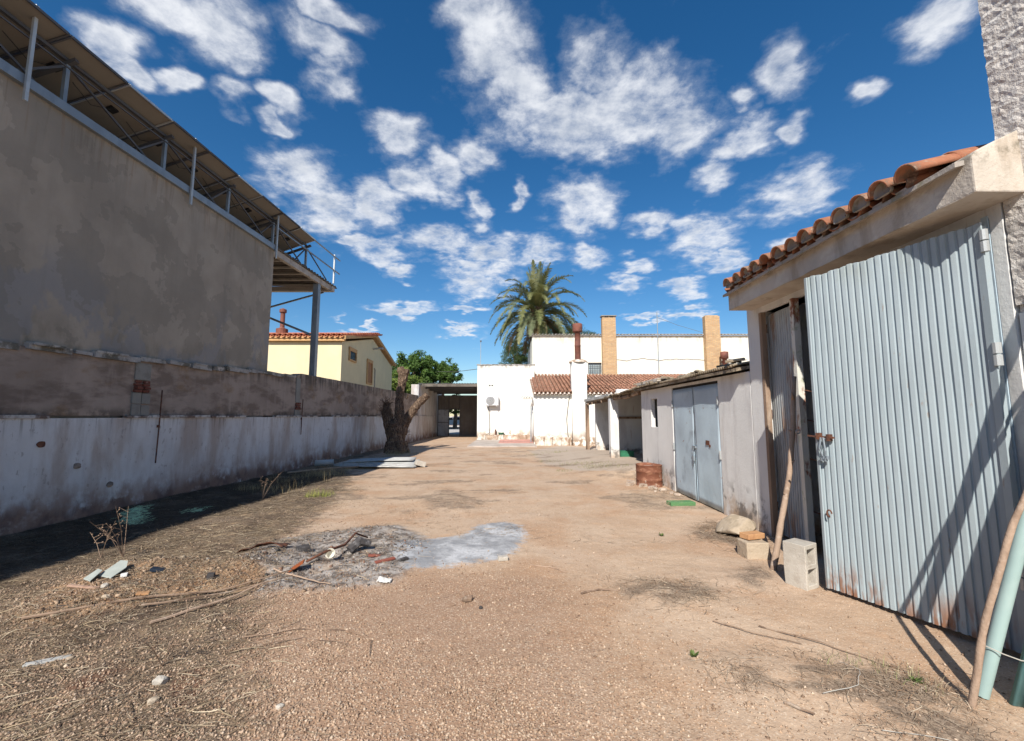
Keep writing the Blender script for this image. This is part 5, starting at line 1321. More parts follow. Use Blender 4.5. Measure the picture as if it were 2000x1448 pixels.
one(h_, 'chain_lock', 'galv', (WX - 0.01, 8.25, 0.62), 'grey hasp with hanging chain and padlock on the blue double door', 'lock')
one(MB().box(WX + 0.0, WX + 0.025, 7.62, 7.75, 1.08, 1.16).box(WX + 0.0, WX + 0.024, 7.58, 7.63, 1.05, 1.09).rough(0.008, 20), 'rust_plate', 'rust', (WX, 7.7, 1.08), 'small rusted plate on the blue door beside the chain', 'plate')

# roof edge of the shed: old sheets and tiles, each piece laid separately
rs = MB().add([(3.3, 6.3, 2.3), (3.3, 11.6, 2.3), (8.6, 11.6, 3.3), (8.6, 6.3, 3.3), (3.3, 6.3, 2.25), (3.3, 11.6, 2.25), (8.6, 11.6, 3.25), (8.6, 6.3, 3.25)], [(3, 2, 1, 0), (4, 5, 6, 7), (0, 1, 5, 4), (1, 2, 6, 5), (2, 3, 7, 6), (3, 0, 4, 7)])
shr = rs.build('roof', 'oldroof', ls)
y = 6.35
while y < 11.55:
    w_ = random.uniform(0.5, 0.95)
    y1 = min(y + w_, 11.62)
    x0 = 3.27 + random.uniform(-0.03, 0.03); z0 = 2.315 + random.uniform(-0.005, 0.02)
    m2 = MB().sheet(lambda u, v: (x0 + 1.1 * v, y + (y1 - y) * u, z0 + 0.2 * v + 0.022 * math.sin(u * (y1 - y) * 2 * math.pi / 0.075)), 44, 3, 0.008)
    m2.build('roof_sheet', 'oldroof', shr, True); y = y1 - 0.03
for k in range(30):
    y = random.uniform(6.4, 11.5); s = random.uniform(0.06, 0.2)
    m2 = MB().obox((3.36 + random.random() * 0.25, y, 2.395 + random.random() * 0.05), (s * 0.8, s * 1.6, 0.035), rot('Z', random.random() * 3) @ rot('X', random.uniform(-.2, .2)) @ rot('Y', -0.19)); m2.rough(0.015, 9, k)
    m2.build('loose_tile', 'oldroof', shr, bevel=0.006)
one(MB().box(3.30, 3.62, 9.75, 11.35, 2.375, 2.455).rough(0.012, 5), 'concrete_lintel', 'fascia', (3.45, 10.5, 2.375), 'pale concrete strip lying on the shed roof edge above the window', 'slab', bevel=0.012)

ph = thing('porch', (4.6, 15.3, 0.15), 'open lean-to porch with white square post and sagging old roof', 'porch')
MB().sheet(lambda u, v: (3.36 + 0.28 * u, 14.78 + 0.005 * mnoise.noise(Vector((u, v * 8, 0)) * 2), -0.2 + 2.38 * v), 6, 20).box(3.36, 3.64, 14.79, 15.06, -0.2, 2.18).build('post', 'shedwall', ph)
MB().box(3.74, 8.2, 19.3, 19.5, -0.2, 2.5).build('end_wall', 'shedwall', ph)
MB().box(3.98, 8.2, 16.35, 16.5, -0.2, 2.6).build('partition', 'shedwall', ph)
MB().box(3.98, 8.2, 16.28, 16.345, 1.48, 1.56).build('shelf', 'oldwood', ph)
mb = MB().add([(3.5, 11.62, 2.34), (3.44, 20.3, 2.22), (8.6, 20.3, 3.2), (8.6, 11.62, 3.3), (3.5, 11.62, 2.27), (3.44, 20.3, 2.15), (8.6, 20.3, 3.13), (8.6, 11.62, 3.22)], [(3, 2, 1, 0), (4, 5, 6, 7), (0, 1, 5, 4), (1, 2, 6, 5), (2, 3, 7, 6), (3, 0, 4, 7)])
pr = mb.build('roof', 'oldroof', ph)
for k in range(9):
    y = 11.8 + 0.95 * k
    MB().beam((3.42 + random.uniform(-.04, .04), y, 2.2 - 0.012 * k), (8.2, y + random.uniform(-.1, .1), 3.12 - 0.012 * k), 0.09).build('rafter', 'oldwood', pr)
y = 11.6
while y < 15.6:
    w_ = random.uniform(0.15, 0.45)
    m2 = MB().obox((3.58 + random.uniform(-.05, .05), y + w_ / 2, 2.36 - (y - 11.6) * 0.014 + random.uniform(-.01, .03)), (0.45, w_ * 1.05, 0.035), rot('Y', -0.19) @ rot('Z', random.uniform(-.15, .15)) @ rot('X', random.uniform(-.1, .1))); m2.rough(0.018, 7, y)
    m2.build('loose_tile', 'oldroof', pr, bevel=0.005); y += w_ * 0.9
MB().box(3.40, 3.9, 15.2, 20.34, 2.24, 2.36).build('edge_slab', 'fibro', pr, bevel=0.01)
m2 = MB()
m2.tube([(3.56, 11.7, 2.28), (3.52, 13.2, 2.16), (3.5, 14.7, 2.2)], 0.06, 7); m2.build('edge_pole', 'oldwood', pr)
m2 = MB().box(3.42, 3.58, 20.0, 20.16, 0.0, 2.14); m2.rough(0.02, 4)
one(m2, 'timber_post', 'oldwood', (3.5, 20.1, 0), 'rotten brown timber post at the far corner of the porch', 'post', bevel=0.012)

cr = thing('green_crate', (3.98, 15.2, 0.16), 'small green plastic crate standing inside the porch behind the post', 'crate')
zc_ = zgs(3.95, 15.2)
for (a, b, c, d) in ((3.74, 4.2, 15.05, 15.07), (3.74, 4.2, 15.33, 15.35), (3.74, 3.76, 15.071, 15.329), (4.18, 4.2, 15.071, 15.329)):
    MB().box(a, b, c, d, zc_, zc_ + 0.17).build('side', 'greenpl', cr, bevel=0.004)
    MB().box(a - 0.012, b + 0.012, c - 0.012, d + 0.012, zc_ + 0.171, zc_ + 0.195).build('rim', 'greenpl', cr)
MB().box(3.76, 4.18, 15.07, 15.33, zc_ + 0.005, zc_ + 0.02).build('base', 'greenpl', cr)

# ------------------------------------------------------------------ rusty drum, board, stones and blocks along the sheds
D = Vector((3.14, 10.05, zgs(3.14, 10.05) - 0.01))
dm = thing('oil_drum', D, 'rusty cut down oil drum in front of the shed window wall', 'drum')
mb = MB().lathe([(0.29, 0.0), (0.295, 0.01), (0.285, 0.02), (0.285, 0.13), (0.297, 0.145), (0.285, 0.16), (0.285, 0.32), (0.297, 0.335), (0.285, 0.35), (0.29, 0.47), (0.298, 0.48), (0.29, 0.485), (0.275, 0.48), (0.272, 0.05), (0.0, 0.05)], D, 28)
mb.v = [(v[0], v[1], v[2] + (0.02 * mnoise.noise(Vector((v[0] * 4, v[1] * 4, 0))) if v[2] > D.z + 0.45 else 0)) for v in mb.v]
mb.build('shell', 'drum', dm, True)
MB().lathe([(0.272, 0.42), (0.2, 0.44), (0.1, 0.43), (0.0, 0.45)], D, 20).rough(0.03, 6).build('fill', 'rubble', dm, True)
for k in range(9):
    a = k * 0.75 + random.random() * .4; r_ = random.uniform(0.3, 0.52)
    p = D + Vector((math.cos(a) * r_, math.sin(a) * r_, 0.0)); p.z = zgs(p.x, p.y)
    s = random.uniform(0.05, 0.11)
    mb = MB().obox(p + Vector((0, 0, s * 0.3)), (s * 1.6, s, s * 0.8), rot('Z', random.random() * 3)); mb.rough(s * 0.25, 9, k)
    nm = ('leaning against', 'just beside', 'by the foot of')[k % 3]
    one(mb, 'stone_lump', 'rubble', p, ('largest' if k == 99 else ('first', 'second', 'third', 'fourth', 'fifth', 'sixth', 'seventh', 'eighth', 'ninth')[k]) + ' pale stone lump round the rusty drum, anticlockwise from its door side', 'stone', 'stones round the drum', False, s * 0.12, 0)
def rock(name, c, size, label, mat='stone', seed=1, sub=3, rotz=0.0, group=None, cat='stone'):
    bm = bmesh.new(); bmesh.ops.create_icosphere(bm, subdivisions=sub, radius=1.0)
    M = rot('Z', rotz); out = MB()
    for v in bm.verts:
        d = v.co.normalized()
        q = 1.0 / max(abs(d.x), abs(d.y), abs(d.z)) ** 0.55
        r = 0.82 * q * (1 + 0.22 * mnoise.noise(d * 1.3 + Vector((seed * 3.1, 0, 0))) + 0.08 * mnoise.noise(d * 4 + Vector((0, seed * 2.0, 0))))
        out.v.append(tuple(M @ Vector((d.x * r * size[0], d.y * r * size[1], d.z * r * size[2])) + Vector(c)))
    out.f = [tuple(w.index for w in f.verts) for f in bm.faces]; bm.free()
    return one(out, name, mat, (c[0], c[1], c[2] - size[2] * 0.8), label, cat, group, sub < 2)
bm = bmesh.new(); rb = random.Random(5)
for k in range(26):
    d = Vector((rb.gauss(0, 1), rb.gauss(0, 1), rb.gauss(0, 1))).normalized()
    bm.verts.new(Vector((d.x * 0.27, d.y * 0.31, max(-0.1, d.z * 0.17 + 0.06 * d.x))) * rb.uniform(0.85, 1.05))
h_ = bmesh.ops.convex_hull(bm, input=bm.verts[:])
bmesh.ops.delete(bm, geom=[v for v in bm.verts if not v.link_faces], context='VERTS')
bm.verts.index_update()
mb = MB(); mb.v = [tuple(v.co + Vector((3.0, 5.98, 0.1))) for v in bm.verts]; mb.f = [tuple(v.index for v in f.verts) for f in bm.faces]; bm.free()
one(mb, 'boulder', 'stone', (3.0, 5.98, 0), 'large tan boulder lying at the foot of the shed wall', 'stone', None, False, 0.018)
cb = MB().box(2.62, 2.88, 4.98, 5.2, -0.02, 0.18).rough(0.012, 6, 4)
one(cb, 'stone_block', 'stone', (2.75, 5.09, 0), 'squarish pale stone block with an orange brick on top', 'block', bevel=0.014)
ob_ = MB().obox((2.78, 5.15, 0.222), (0.24, 0.13, 0.06), rot('Z', 0.3)).rough(0.005, 9)
one(ob_, 'loose_brick', 'orangebrick', (2.78, 5.15, 0.19), 'orange brick lying on the squarish stone block', 'brick', bevel=0.008)
ob_ = MB().obox((2.83, 5.42, 0.05), (0.22, 0.11, 0.07), rot('Z', 0.9)).rough(0.006, 9)
one(ob_, 'half_buried_brick', 'orangebrick', (2.83, 5.42, 0.0), 'orange brick on the ground behind the stone block', 'brick', bevel=0.008)

# cinder block on end, two hollow cells facing the yard
def cinder():
    C = Vector((2.72, 4.22, zgs(2.7, 4.2) - 0.005)); M = rot('Z', R(28))
    mb = MB()
    W_, Dp, H_ = 0.2, 0.2, 0.4
    mb.holes(0, W_, 0, H_, [(0.035, W_ - 0.035, 0.04, H_ / 2 - 0.02), (0.035, W_ - 0.035, H_ / 2 + 0.02, H_ - 0.04)], lambda u, t, z: C + M @ Vector((u - W_ / 2, t - Dp / 2, z)), 0, Dp)
    bm_o = mb
    me = MB(); me.v, me.f = mb.v, mb.f
    me.rough(0.0035, 14)
    o = one(me, 'cinder_block', 'cinder', C, 'hollow grey cinder block standing on end beside the large gate', 'block')
    bv = o.modifiers.new('edge', 'BEVEL'); bv.width = 0.006; bv.segments = 2; bv.limit_method = 'ANGLE'
    wd = bpy.data.meshes
    bm = bmesh.new(); bm.from_mesh(o.data); bmesh.ops.remove_doubles(bm, verts=bm.verts[:], dist=0.0004)
    seen = {}
    for f in bm.faces:
        k = tuple(sorted(v.index for v in f.verts)); seen.setdefault(k, []).append(f)
    bmesh.ops.delete(bm, geom=[f for v in seen.values() if len(v) > 1 for f in v], context='FACES')
    bmesh.ops.recalc_face_normals(bm, faces=bm.faces[:]); bm.to_mesh(o.data); bm.free()


cinder()
gb = MB().obox((3.04, 7.95, zgs(3.04, 7.95) + 0.035), (0.46, 0.2, 0.07), rot('Z', 0.1)).rough(0.006, 8)
one(gb, 'green_board', 'greenpaint', (3.04, 7.95, 0), 'worn green painted board lying before the blue door', 'board', bevel=0.01)
for k, (x, y, s) in enumerate(((3.2, 9.3, 0.07), (3.28, 9.05, 0.05), (3.1, 9.5, 0.05), (3.33, 8.85, 0.06), (3.0, 9.2, 0.035))):
    rock('rubble_stone', (x, y, zgs(x, y) + s * 0.4), (s * 1.4, s, s * 0.7), ('largest rubble stone', 'second rubble stone from the drum', 'rubble stone nearest the drum', 'rubble stone nearest the blue door', 'smallest rubble stone')[k] + ' between the rusty drum and the blue door', 'rubble', k + 20, 2, k, 'rubble between drum and blue door')

# ------------------------------------------------------------------ big gate shed
gs = thing('gate_shed', (4.2, 4.5, 0), 'tall whitewashed shed with tiled concrete eave and large double gate', 'shed')
mb = MB().holes(2.9, 6.2, -0.4, 3.36, [(2.98, 5.9, -0.4, 3.02)], shedput, WX, WX + 0.3)
mb.build('wall', 'shedwall', gs)
MB().poly([(3.751, 5.95, -0.4), (9, 5.95, -0.4), (9, 5.95, 4.8), (3.751, 5.95, 3.42)], (0, 0.25, 0)).build('gable_wall', 'shedwall', gs)
MB().box(8.8, 9, 1.0, 5.94, -0.4, 4.4).build('rear_wall', 'shedwall', gs)
MB().box(3.76, 8.79, -1.0, 5.94, -0.06, 0.005).build('floor', 'apron', gs)
mb = MB().sheet(lambda u, v: (3.12 + 0.006 * mnoise.noise(Vector((0, 9 * u, v)) * 1.5), 2.76 + 3.3 * u, 3.1 + 0.22 * v + (0.012 * mnoise.noise(Vector((1, 12 * u, 0))))), 60, 4)
mb.box(3.125, 3.449, 2.76, 6.06, 3.1, 3.32)
mb.build('eave_slab', 'fascia', gs)
eb = MB().poly([(3.118, 2.75, 3.098), (3.8, 2.75, 3.098), (3.8, 2.75, 3.62), (3.46, 2.75, 3.55), (3.3, 2.75, 3.47), (3.16, 2.75, 3.40), (3.118, 2.75, 3.36)], (0, 0.28, 0))
eb.rough(0.006, 9).build('eave_end', 'fascia', gs, bevel=0.012)
m2 = MB().add([(3.05, 2.8, 3.335), (3.05, 6.08, 3.335), (9.2, 6.08, 5.0), (9.2, 2.8, 5.0), (3.05, 2.8, 3.30), (3.05, 6.08, 3.30), (9.2, 6.08, 4.9), (9.2, 2.8, 4.9)], [(3, 2, 1, 0), (4, 5, 6, 7), (0, 1, 5, 4), (1, 2, 6, 5), (2, 3, 7, 6), (3, 0, 4, 7)])
grf = m2.build('roof', 'mortar', gs)
sl_ = R(15)
covm, chnm = tile_mb(0.44, 0.098, 0.082, 0.014, 10), tile_mb(0.44, 0.083, 0.1, 0.014, 10, False)
def placed(mb, x, y, z, tw):
    M = rot('Y', -sl_) @ rot('Z', tw)
    return [tuple(M @ Vector(v) + Vector((x, y, z))) for v in mb.v]
for k in range(13):
    y = 3.1 + 0.226 * k
    for c_ in range(3):
        for base_m, dy_, dz_, nm in ((covm, 0.0, 0.075, 'cover_tile'), (chnm, 0.116, 0.088, 'channel_tile')):
            t = MB(); t.f = base_m.f
            t.v = placed(base_m, 2.985 + 0.36 * c_ + random.uniform(-.012, .012) + (0.05 if nm[0:2] == 'ch' else 0), y + dy_ + random.uniform(-.006, .006), 3.325 + dz_ + 0.0965 * c_ + 0.004 * (c_ % 2), random.uniform(-.03, .03))
            to = t.build(nm, 'tilenew', grf, True)
            if c_ == 0 and nm == 'cover_tile' and k not in (8, 0):
                pl_ = MB().lathe([(0.0, 0.0), (0.05, 0.004), (0.078, 0.0), (0.08, 0.05)], (0, 0, 0), 18, rot('Y', -R(90)) )
                pl_.v = [(3.035 + random.uniform(0, .02) * 0 + v[0] * 0.6, y + v[1], 3.405 + max(v[2], -0.03)) for v in pl_.v]
                pl_.build('mortar_plug', 'mortar', to, True)
    if k < 12:
        m2 = MB().obox((3.09, y + 0.116, 3.345), (0.07, 0.1, 0.05), rot('Y', -sl_)).rough(0.012, 12, k); m2.build('mortar_pat', 'mortar', grf, bevel=0.008)

def corr(mb, a, b, z0, z1, pitch=0.053, d=0.013, topfn=None, nv=22):
    """trapezoid-ribbed sheet standing from ground point a to b"""
    a, b = Vector((*a, 0)), Vector((*b, 0)); e = b - a; L = e.length; e.normalize(); nrm = Vector((-e.y, e.x, 0))
    prof = [(0.0, 0), (0.48, 0), (0.58, 1), (0.86, 1), (0.96, 0)]
    us = []
    k = 0
    while k * pitch < L:
        for s, h in prof:
            if (k + s) * pitch < L: us.append(((k + s) * pitch, h * d))
        k += 1
    us.append((L, 0))
    n = len(us); o = len(mb.v)
    for j in range(nv + 1):
        for (u, h) in us:
            z = z0 + (z1 - z0) * j / nv
            if j == nv and topfn: z += topfn(u)
            w = 0.012 * mnoise.noise(Vector((u * 2.2, z * 1.1, a.x))) + 0.003 * mnoise.noise(Vector((u * 30, z * 2.5, a.x)))
            p = a + e * u + nrm * (h + w)
            mb.v.append((p.x, p.y, z))
    mb.f += [(o + j * n + i, o + j * n + i + 1, o + (j + 1) * n + i + 1, o + (j + 1) * n + i) for j in range(nv) for i in range(n - 1)]
    return mb
HG, FG = (3.36, 2.96), (2.87, 4.09)
lf = corr(MB(), FG, HG, 0.045, 2.93, topfn=lambda u: 0.018 * mnoise.noise(Vector((u * 9, 0, 0))) + 0.045 * u / 1.2).build('gate_leaf', 'gateblue', gs)
so = lf.modifiers.new('thick', 'SOLIDIFY'); so.thickness = 0.0025
e_ = (Vector((*HG, 0)) - Vector((*FG, 0))).normalized(); n_ = Vector((-e_.y, e_.x, 0))
def gp(u, d, z): p = Vector((*FG, 0)) + e_ * u + n_ * d; return (p.x, p.y, z)
LG = (Vector(HG) - Vector(FG)).length
if n_.x > 0: bd = 0.045
else: bd = -0.045
MB().beam(gp(0.02, bd, 0.04), gp(0.02, bd, 2.92), 0.04).build('frame', 'gateblue', lf)
MB().beam(gp(LG - 0.02, bd, 0.04), gp(LG - 0.02, bd, 2.96), 0.045).build('frame', 'gateblue', lf)
for z in (0.09, 1.5, 2.86): MB().beam(gp(0.03, bd, z), gp(LG - 0.03, bd, z), 0.04).build('frame', 'rustframe', lf)
sgn = -1 if n_.x > 0 else 1
MB().beam(gp(LG - 0.01, 0.02 * sgn, 0.06), gp(LG - 0.01, 0.02 * sgn, 2.97), 0.05, 0.012).build('edge_strip', 'gateblue', lf)
MB().beam(gp(0.012, 0.022 * sgn, 0.05), gp(0.012, 0.022 * sgn, 2.93), 0.03, 0.01).build('edge_strip', 'gateblue', lf)
for z in (0.55, 2.02, 2.83):
    c = gp(LG + 0.02, 0.03 * sgn, z)
    MB().tube([(c[0], c[1], z - 0.08), (c[0], c[1], z - 0.005)], 0.024, 9).tube([(c[0], c[1], z + 0.005), (c[0], c[1], z + 0.08)], 0.024, 9).build('hinge', 'galvlt', lf)
bolt = MB().beam(gp(-0.06, 0.04 * sgn, 1.41), gp(0.17, 0.04 * sgn, 1.4), 0.016).beam(gp(0.02, 0.03 * sgn, 1.41), gp(0.05, 0.03 * sgn, 1.41), 0.05, 0.06).beam(gp(0.11, 0.03 * sgn, 1.4), gp(0.14, 0.03 * sgn, 1.4), 0.05, 0.06)
bolt.build('bolt', 'rust', lf)
ch = MB().tube([gp(0.06, 0.045 * sgn, 1.4), gp(0.05, 0.06 * sgn, 1.3), gp(0.07, 0.05 * sgn, 1.22)], 0.008, 5).tube([gp(0.08, 0.045 * sgn, 1.4), gp(0.10, 0.06 * sgn, 1.28), gp(0.09, 0.05 * sgn, 1.21)], 0.008, 5)
for q in range(4): ch.obox(gp(0.06 + 0.015 * q, 0.05 * sgn, 1.2 + 0.018 * (q % 2)), (0.026, 0.026, 0.03))
one(ch, 'padlock_chain', 'galv', gp(0.07, 0.05 * sgn, 1.2), 'short chain with padlock hanging from the bolt of the large gate', 'chain')
MB().tube([gp(0.08 + 0.02 * math.cos(t), 0.035 * sgn, 0.72 + 0.03 * math.sin(t)) for t in [k * 0.6 for k in range(9)]], 0.007, 5).build('ring_pull', 'rust', lf)
# narrower leaf, still shut against the far jamb
l2 = corr(MB(), (3.55, 5.87), (3.5, 5.17), 0.05, 2.98, 0.052, 0.016).build('gate_leaf', 'gatedark', gs)
so = l2.modifiers.new('thick', 'SOLIDIFY'); so.thickness = 0.0025
MB().box(3.40, 3.475, 5.10, 5.16, 0.04, 3.02).build('frame', 'rustframe', l2)
MB().tube([(3.37 + 0.024 * math.cos(t), 5.12, 1.41 + 0.024 * math.sin(t)) for t in [k * 0.7 for k in range(10)]], 0.007, 5).build('latch_eye', 'galvlt', l2)
for z in (0.5, 1.1, 1.55, 1.9): MB().beam((3.47, 5.09, z), (3.53, 5.05, z - 0.02), 0.012).build('hook', 'rust', l2)
for z in (0.4, 1.62, 2.8): MB().tube([(3.53, 5.895, z - 0.06), (3.53, 5.895, z + 0.06)], 0.022, 7).build('hinge', 'rust', l2)
MB().box(WX - 0.006, WX + 0.06, 5.84, 5.9, 0.0, 3.02).build('jamb', 'oldwood', gs)
MB().box(WX - 0.006, WX + 0.06, 2.985, 3.03, 0.0, 3.04).build('jamb', 'bluedoor', gs)
MB().box(WX + 0.05, WX + 0.25, 3.04, 5.83, 3.02, 3.09).build('lintel', 'darksteel', gs)

tb = thing('stucco_building', (4.5, 1, 0), 'tall rough stucco wall rising beside the tiled eave', 'building')
MB().sheet(lambda u, v: (WX + 0.003 + 0.008 * mnoise.noise(Vector((0, 30 * u, 45 * v)) * 2.0) + 0.006 * mnoise.noise(Vector((5, 30 * u, 45 * v)) * 5.0), -2.5 + 5.385 * u, 2.35 + 6.2 * v), 200, 220).box(WX + 0.03, 9, -2.5, 2.885, 2.3, 8.5).build('upper_wall', 'stucco', tb)
MB().box(WX + 0.012, 9, -2.5, 2.88, -0.4, 2.295).build('lower_wall', 'shedwall', tb)

# ------------------------------------------------------------------ leaning poles, pipe and sheet
def pole(pts, r0, r1, name, label, cat='pole', mat='wood', seed=0, stubs=()):
    P = [Vector(p) for p in pts]; out = []
    for i in range(len(P) - 1):
        for q in range(6): out.append(P[i].lerp(P[i + 1], q / 6))
    out.append(P[-1]); n = len(out)
    sm = [out[0]] + [(out[i - 1] + out[i] * 2 + out[i + 1]) / 4 for i in range(1, n - 1)] + [out[-1]]
    sm = [p + 0.008 * mnoise.noise_vector(p * 3.1 + Vector((seed, 0, 0))) for p in sm]
    rr = [(r0 + (r1 - r0) * i / (n - 1)) * (1 + 0.18 * mnoise.noise(Vector((i * 0.9, seed, 0)))) for i in range(n)]
    mb = MB().tube(sm, rr, 9)
    for (i, v) in stubs: mb.tube([sm[i], sm[i] + Vector(v) * 0.5, sm[i] + Vector(v)], [r1 * 0.8, r1 * 0.6, r1 * 0.35], 6)
    return one(mb, name, mat, pts[0], label, cat, None, True)
pole([(2.68, 4.62, -0.02), (2.86, 4.7, 0.5), (3.03, 4.78, 1.0), (3.15, 4.86, 1.5), (3.25, 4.93, 2.04)], 0.032, 0.022, 'wooden_pole', 'knotty branch pole leaning by the gap of the large gate', seed=2, stubs=((21, (-0.05, -0.06, 0.09)), (9, (-0.03, -0.02, 0.02)), (13, (0.03, -0.03, 0.03)), (17, (-0.04, 0.0, 0.02))))
pole([(2.50, 2.53, -0.02), (2.58, 2.50, 0.4), (2.70, 2.44, 0.89), (2.95, 2.34, 1.6), (3.42, 2.15, 2.7)], 0.018, 0.014, 'branch_pole', 'curved branch pole leaning against the stucco building at the frame edge', seed=7)
d_ = Vector((0.235, -0.12, 1.0)).normalized(); b_ = Vector((2.665, 2.62, 0.02))
mb = MB(); rr = 0.032
mb.tube([b_, b_ + d_ * 2.9], rr, 18, False); mb.tube([b_, b_ + d_ * 2.9], rr - 0.005, 18, False)
one(mb, 'plastic_pipe', 'mint', b_, 'mint green plastic pipe leaning beside the teal sheet', 'pipe', None, True)
s0 = Vector((2.76, 2.57, 0.01)); sw = Vector((0.42, -0.55, 0)).normalized(); sn = sw.cross(d_).normalized()
mb = MB().sheet(lambda u, v: s0 + sw * 0.62 * u + d_ * 2.3 * v + sn * 0.014 * math.sin(u * 0.62 * 2 * math.pi / 0.07), 60, 2, 0.003)
one(mb, 'corrugated_sheet', 'teal', s0, 'teal corrugated sheet leaning at the right edge against the wall', 'sheet', None, True)
one(MB().tube([b_ + d_ * 0.3 + Vector((-0.07, 0.02, 0)), b_ + d_ * 0.3 + Vector((-0.02, -0.06, -0.02)), b_ + d_ * 0.28 + Vector((0.07, -0.07, -0.03)), s0 + sw * 0.12 + d_ * 0.28 + sn * 0.03, s0 + sw * 0.35 + d_ * 0.28 + sn * 0.03], 0.003, 5), 'twine', 'string', b_ + d_ * 0.25, 'white twine tied round the mint pipe and teal sheet', 'twine')

# ------------------------------------------------------------------ fibre cement sheets by the pollarded trunk
for k in range(4):
    x0, y0, a = -5.7 + 0.1 * k, 13.5 + 0.22 * k - (0.25 if k > 2 else 0), R(-6 + 4 * k)
    zz = 0.05 + 0.02 * k; LL, WW = 2.75 - 0.18 * k, 0.95
    ca, sa_ = math.cos(a), math.sin(a)
    mb = MB().sheet(lambda u, v: (x0 + ca * LL * u - sa_ * WW * v, y0 + sa_ * LL * u + ca * WW * v, zz + 0.05 * math.sin(u * 2) * (k == 3) + 0.024 * math.sin(v * WW * 2 * math.pi / 0.17)), 8, 44, 0.008)
    one(mb, 'roofing_sheet', 'fibro', (x0 + 1.2, y0 + 0.4, 0.03), ('lowest', 'second lowest', 'second highest', 'topmost')[k] + ' grey corrugated roofing sheet in the pile by the pollarded trunk', 'sheet', 'stacked roofing sheets', True)
mb = MB().obox((-2.85, 13.6, 0.12), (0.3, 0.22, 0.16), rot('Z', 0.4) @ rot('Y', 0.3)).rough(0.02, 6)
one(mb, 'broken_block', 'cinder', (-2.85, 13.6, 0), 'broken grey block at the end of the roofing sheet pile', 'block', bevel=0.014)
one(MB().tube([(-6.0, 13.3, 0.16), (-5.5, 13.5, 0.17)], 0.09, 12), 'grey_pipe', 'fibro', (-5.8, 13.4, 0.08), 'short grey pipe piece beside the roofing sheet pile', 'pipe', None, True)
one(MB().tube([(-6.1, 11.9, 0.06), (-5.2, 12.7, 0.09), (-4.6, 13.2, 0.07)], 0.022, 6), 'pale_stick', 'wood', (-5.2, 12.7, 0.05), 'long pale stick on the ground before the roofing sheets', 'stick')

# ------------------------------------------------------------------ burnt rubbish and scraps
def G(x, y, d=0.0): return Vector((x, y, zgs(x, y) + d))
def scrap(name, mat, c, size, rz, label, cat, tilt=0.0, rough=0.006, bevel=0.003):
    p = G(*c)
    mb = MB().obox(p + Vector((0, 0, size[2] / 2 + abs(tilt) * size[0] * 0.35)), size, rot('Z', rz) @ rot('Y', tilt)).rough(rough, 14, c[0])
    return one(mb, name, mat, p, label, cat, None, False, bevel)
p = G(-1.98, 4.9, 0.05)
one(MB().lathe([(0.0, 0.0), (0.038, 0.0), (0.045, 0.05), (0.052, 0.085), (0.048, 0.085), (0.04, 0.02), (0.0, 0.015)], p, 20, rot('X', R(62)) @ rot('Y', R(10))), 'cup', 'cream', p, 'cream ceramic cup tipped over on the ash heap', 'cup', None, True)
scrap('red_board', 'redwood', (-1.36, 4.80), (0.22, 0.045, 0.018), 0.75, 'dark red board lying on the ash near the smooth grey flow', 'board')
scrap('board_offcut', 'redwood', (-1.52, 4.95), (0.14, 0.04, 0.022), 0.25, 'short red board offcut behind the longer red board', 'board', 0.1)
scrap('rusty_tin', 'tinrust', (-2.15, 4.47), (0.16, 0.11, 0.012), 0.3, 'rust red bent tin scrap at the front of the ash heap', 'tin', -0.55)
mb = MB().sheet(lambda u, v: G(-3.05 + 0.5 * u, 4.95 + 0.22 * v) + Vector((0, 0, 0.03 + 0.05 * math.sin(u * 3.1) * (1 - v * 0.4) + 0.03 * mnoise.noise(Vector((u * 5, v * 4, 0))))), 14, 8, 0.004)
one(mb, 'burnt_sheet', 'rust', G(-2.8, 5.05), 'crumpled rusty brown burnt sheet on the pale ash', 'sheet', None, True)
one(MB().tube([G(-2.12, 4.62, 0.03), G(-2.0, 4.85, 0.1), G(-1.93, 5.15, 0.08), G(-1.9, 5.4, 0.13), G(-1.8, 5.55, 0.05)], [0.012, 0.016, 0.014, 0.012, 0.009], 7), 'bent_pipe', 'rust', G(-2, 4.9), 'bent rusty pipe sticking out of the ash beside the cup', 'pipe', None, True)
one(MB().tube([G(-1.86, 5.1, 0.05), G(-1.78, 5.2, 0.11), G(-1.66, 5.24, 0.06)], [0.05, 0.06, 0.03], 8).rough(0.012, 8), 'charred_lump', 'char', G(-1.8, 5.15), 'charred dark lump behind the cup', 'lump')
one(MB().obox(G(-2.35, 5.02, 0.03), (0.14, 0.1, 0.06), rot('Z', 0.6)).rough(0.015, 12), 'charred_block', 'char', G(-2.35, 5.02), 'charred block between the burnt sheet and the cup', 'lump', bevel=0.008)
mb = MB().sheet(lambda u, v: G(-1.29 + 0.13 * u, 4.28 + 0.08 * v) + Vector((0, 0, 0.015 + 0.03 * abs(mnoise.noise(Vector((u * 4, v * 4, 3)))))), 12, 10, 0.003)
one(mb, 'white_rag', 'rag', G(-1.23, 4.32), 'crumpled white rag at the edge of the ash', 'rag', None, True)
one(MB().obox(G(-1.18, 4.86, 0.012), (0.1, 0.05, 0.02), rot('Z', 0.9)).rough(0.008, 12), 'grey_scrap', 'char', G(-1.18, 4.86), 'small grey scrap beside the red board end', 'scrap')
mb = MB().poly([G(-3.88, 4.2, 0.015), G(-3.70, 4.14, 0.015), G(-3.66, 4.25, 0.05), G(-3.72, 4.33, 0.07), G(-3.80, 4.34, 0.08), G(-3.84, 4.25, 0.05)], (0, 0.006, 0.008))
one(mb, 'broken_sheet', 'palegrey', G(-3.76, 4.22), 'broken pale grey sheet piece on the earth mound', 'sheet')
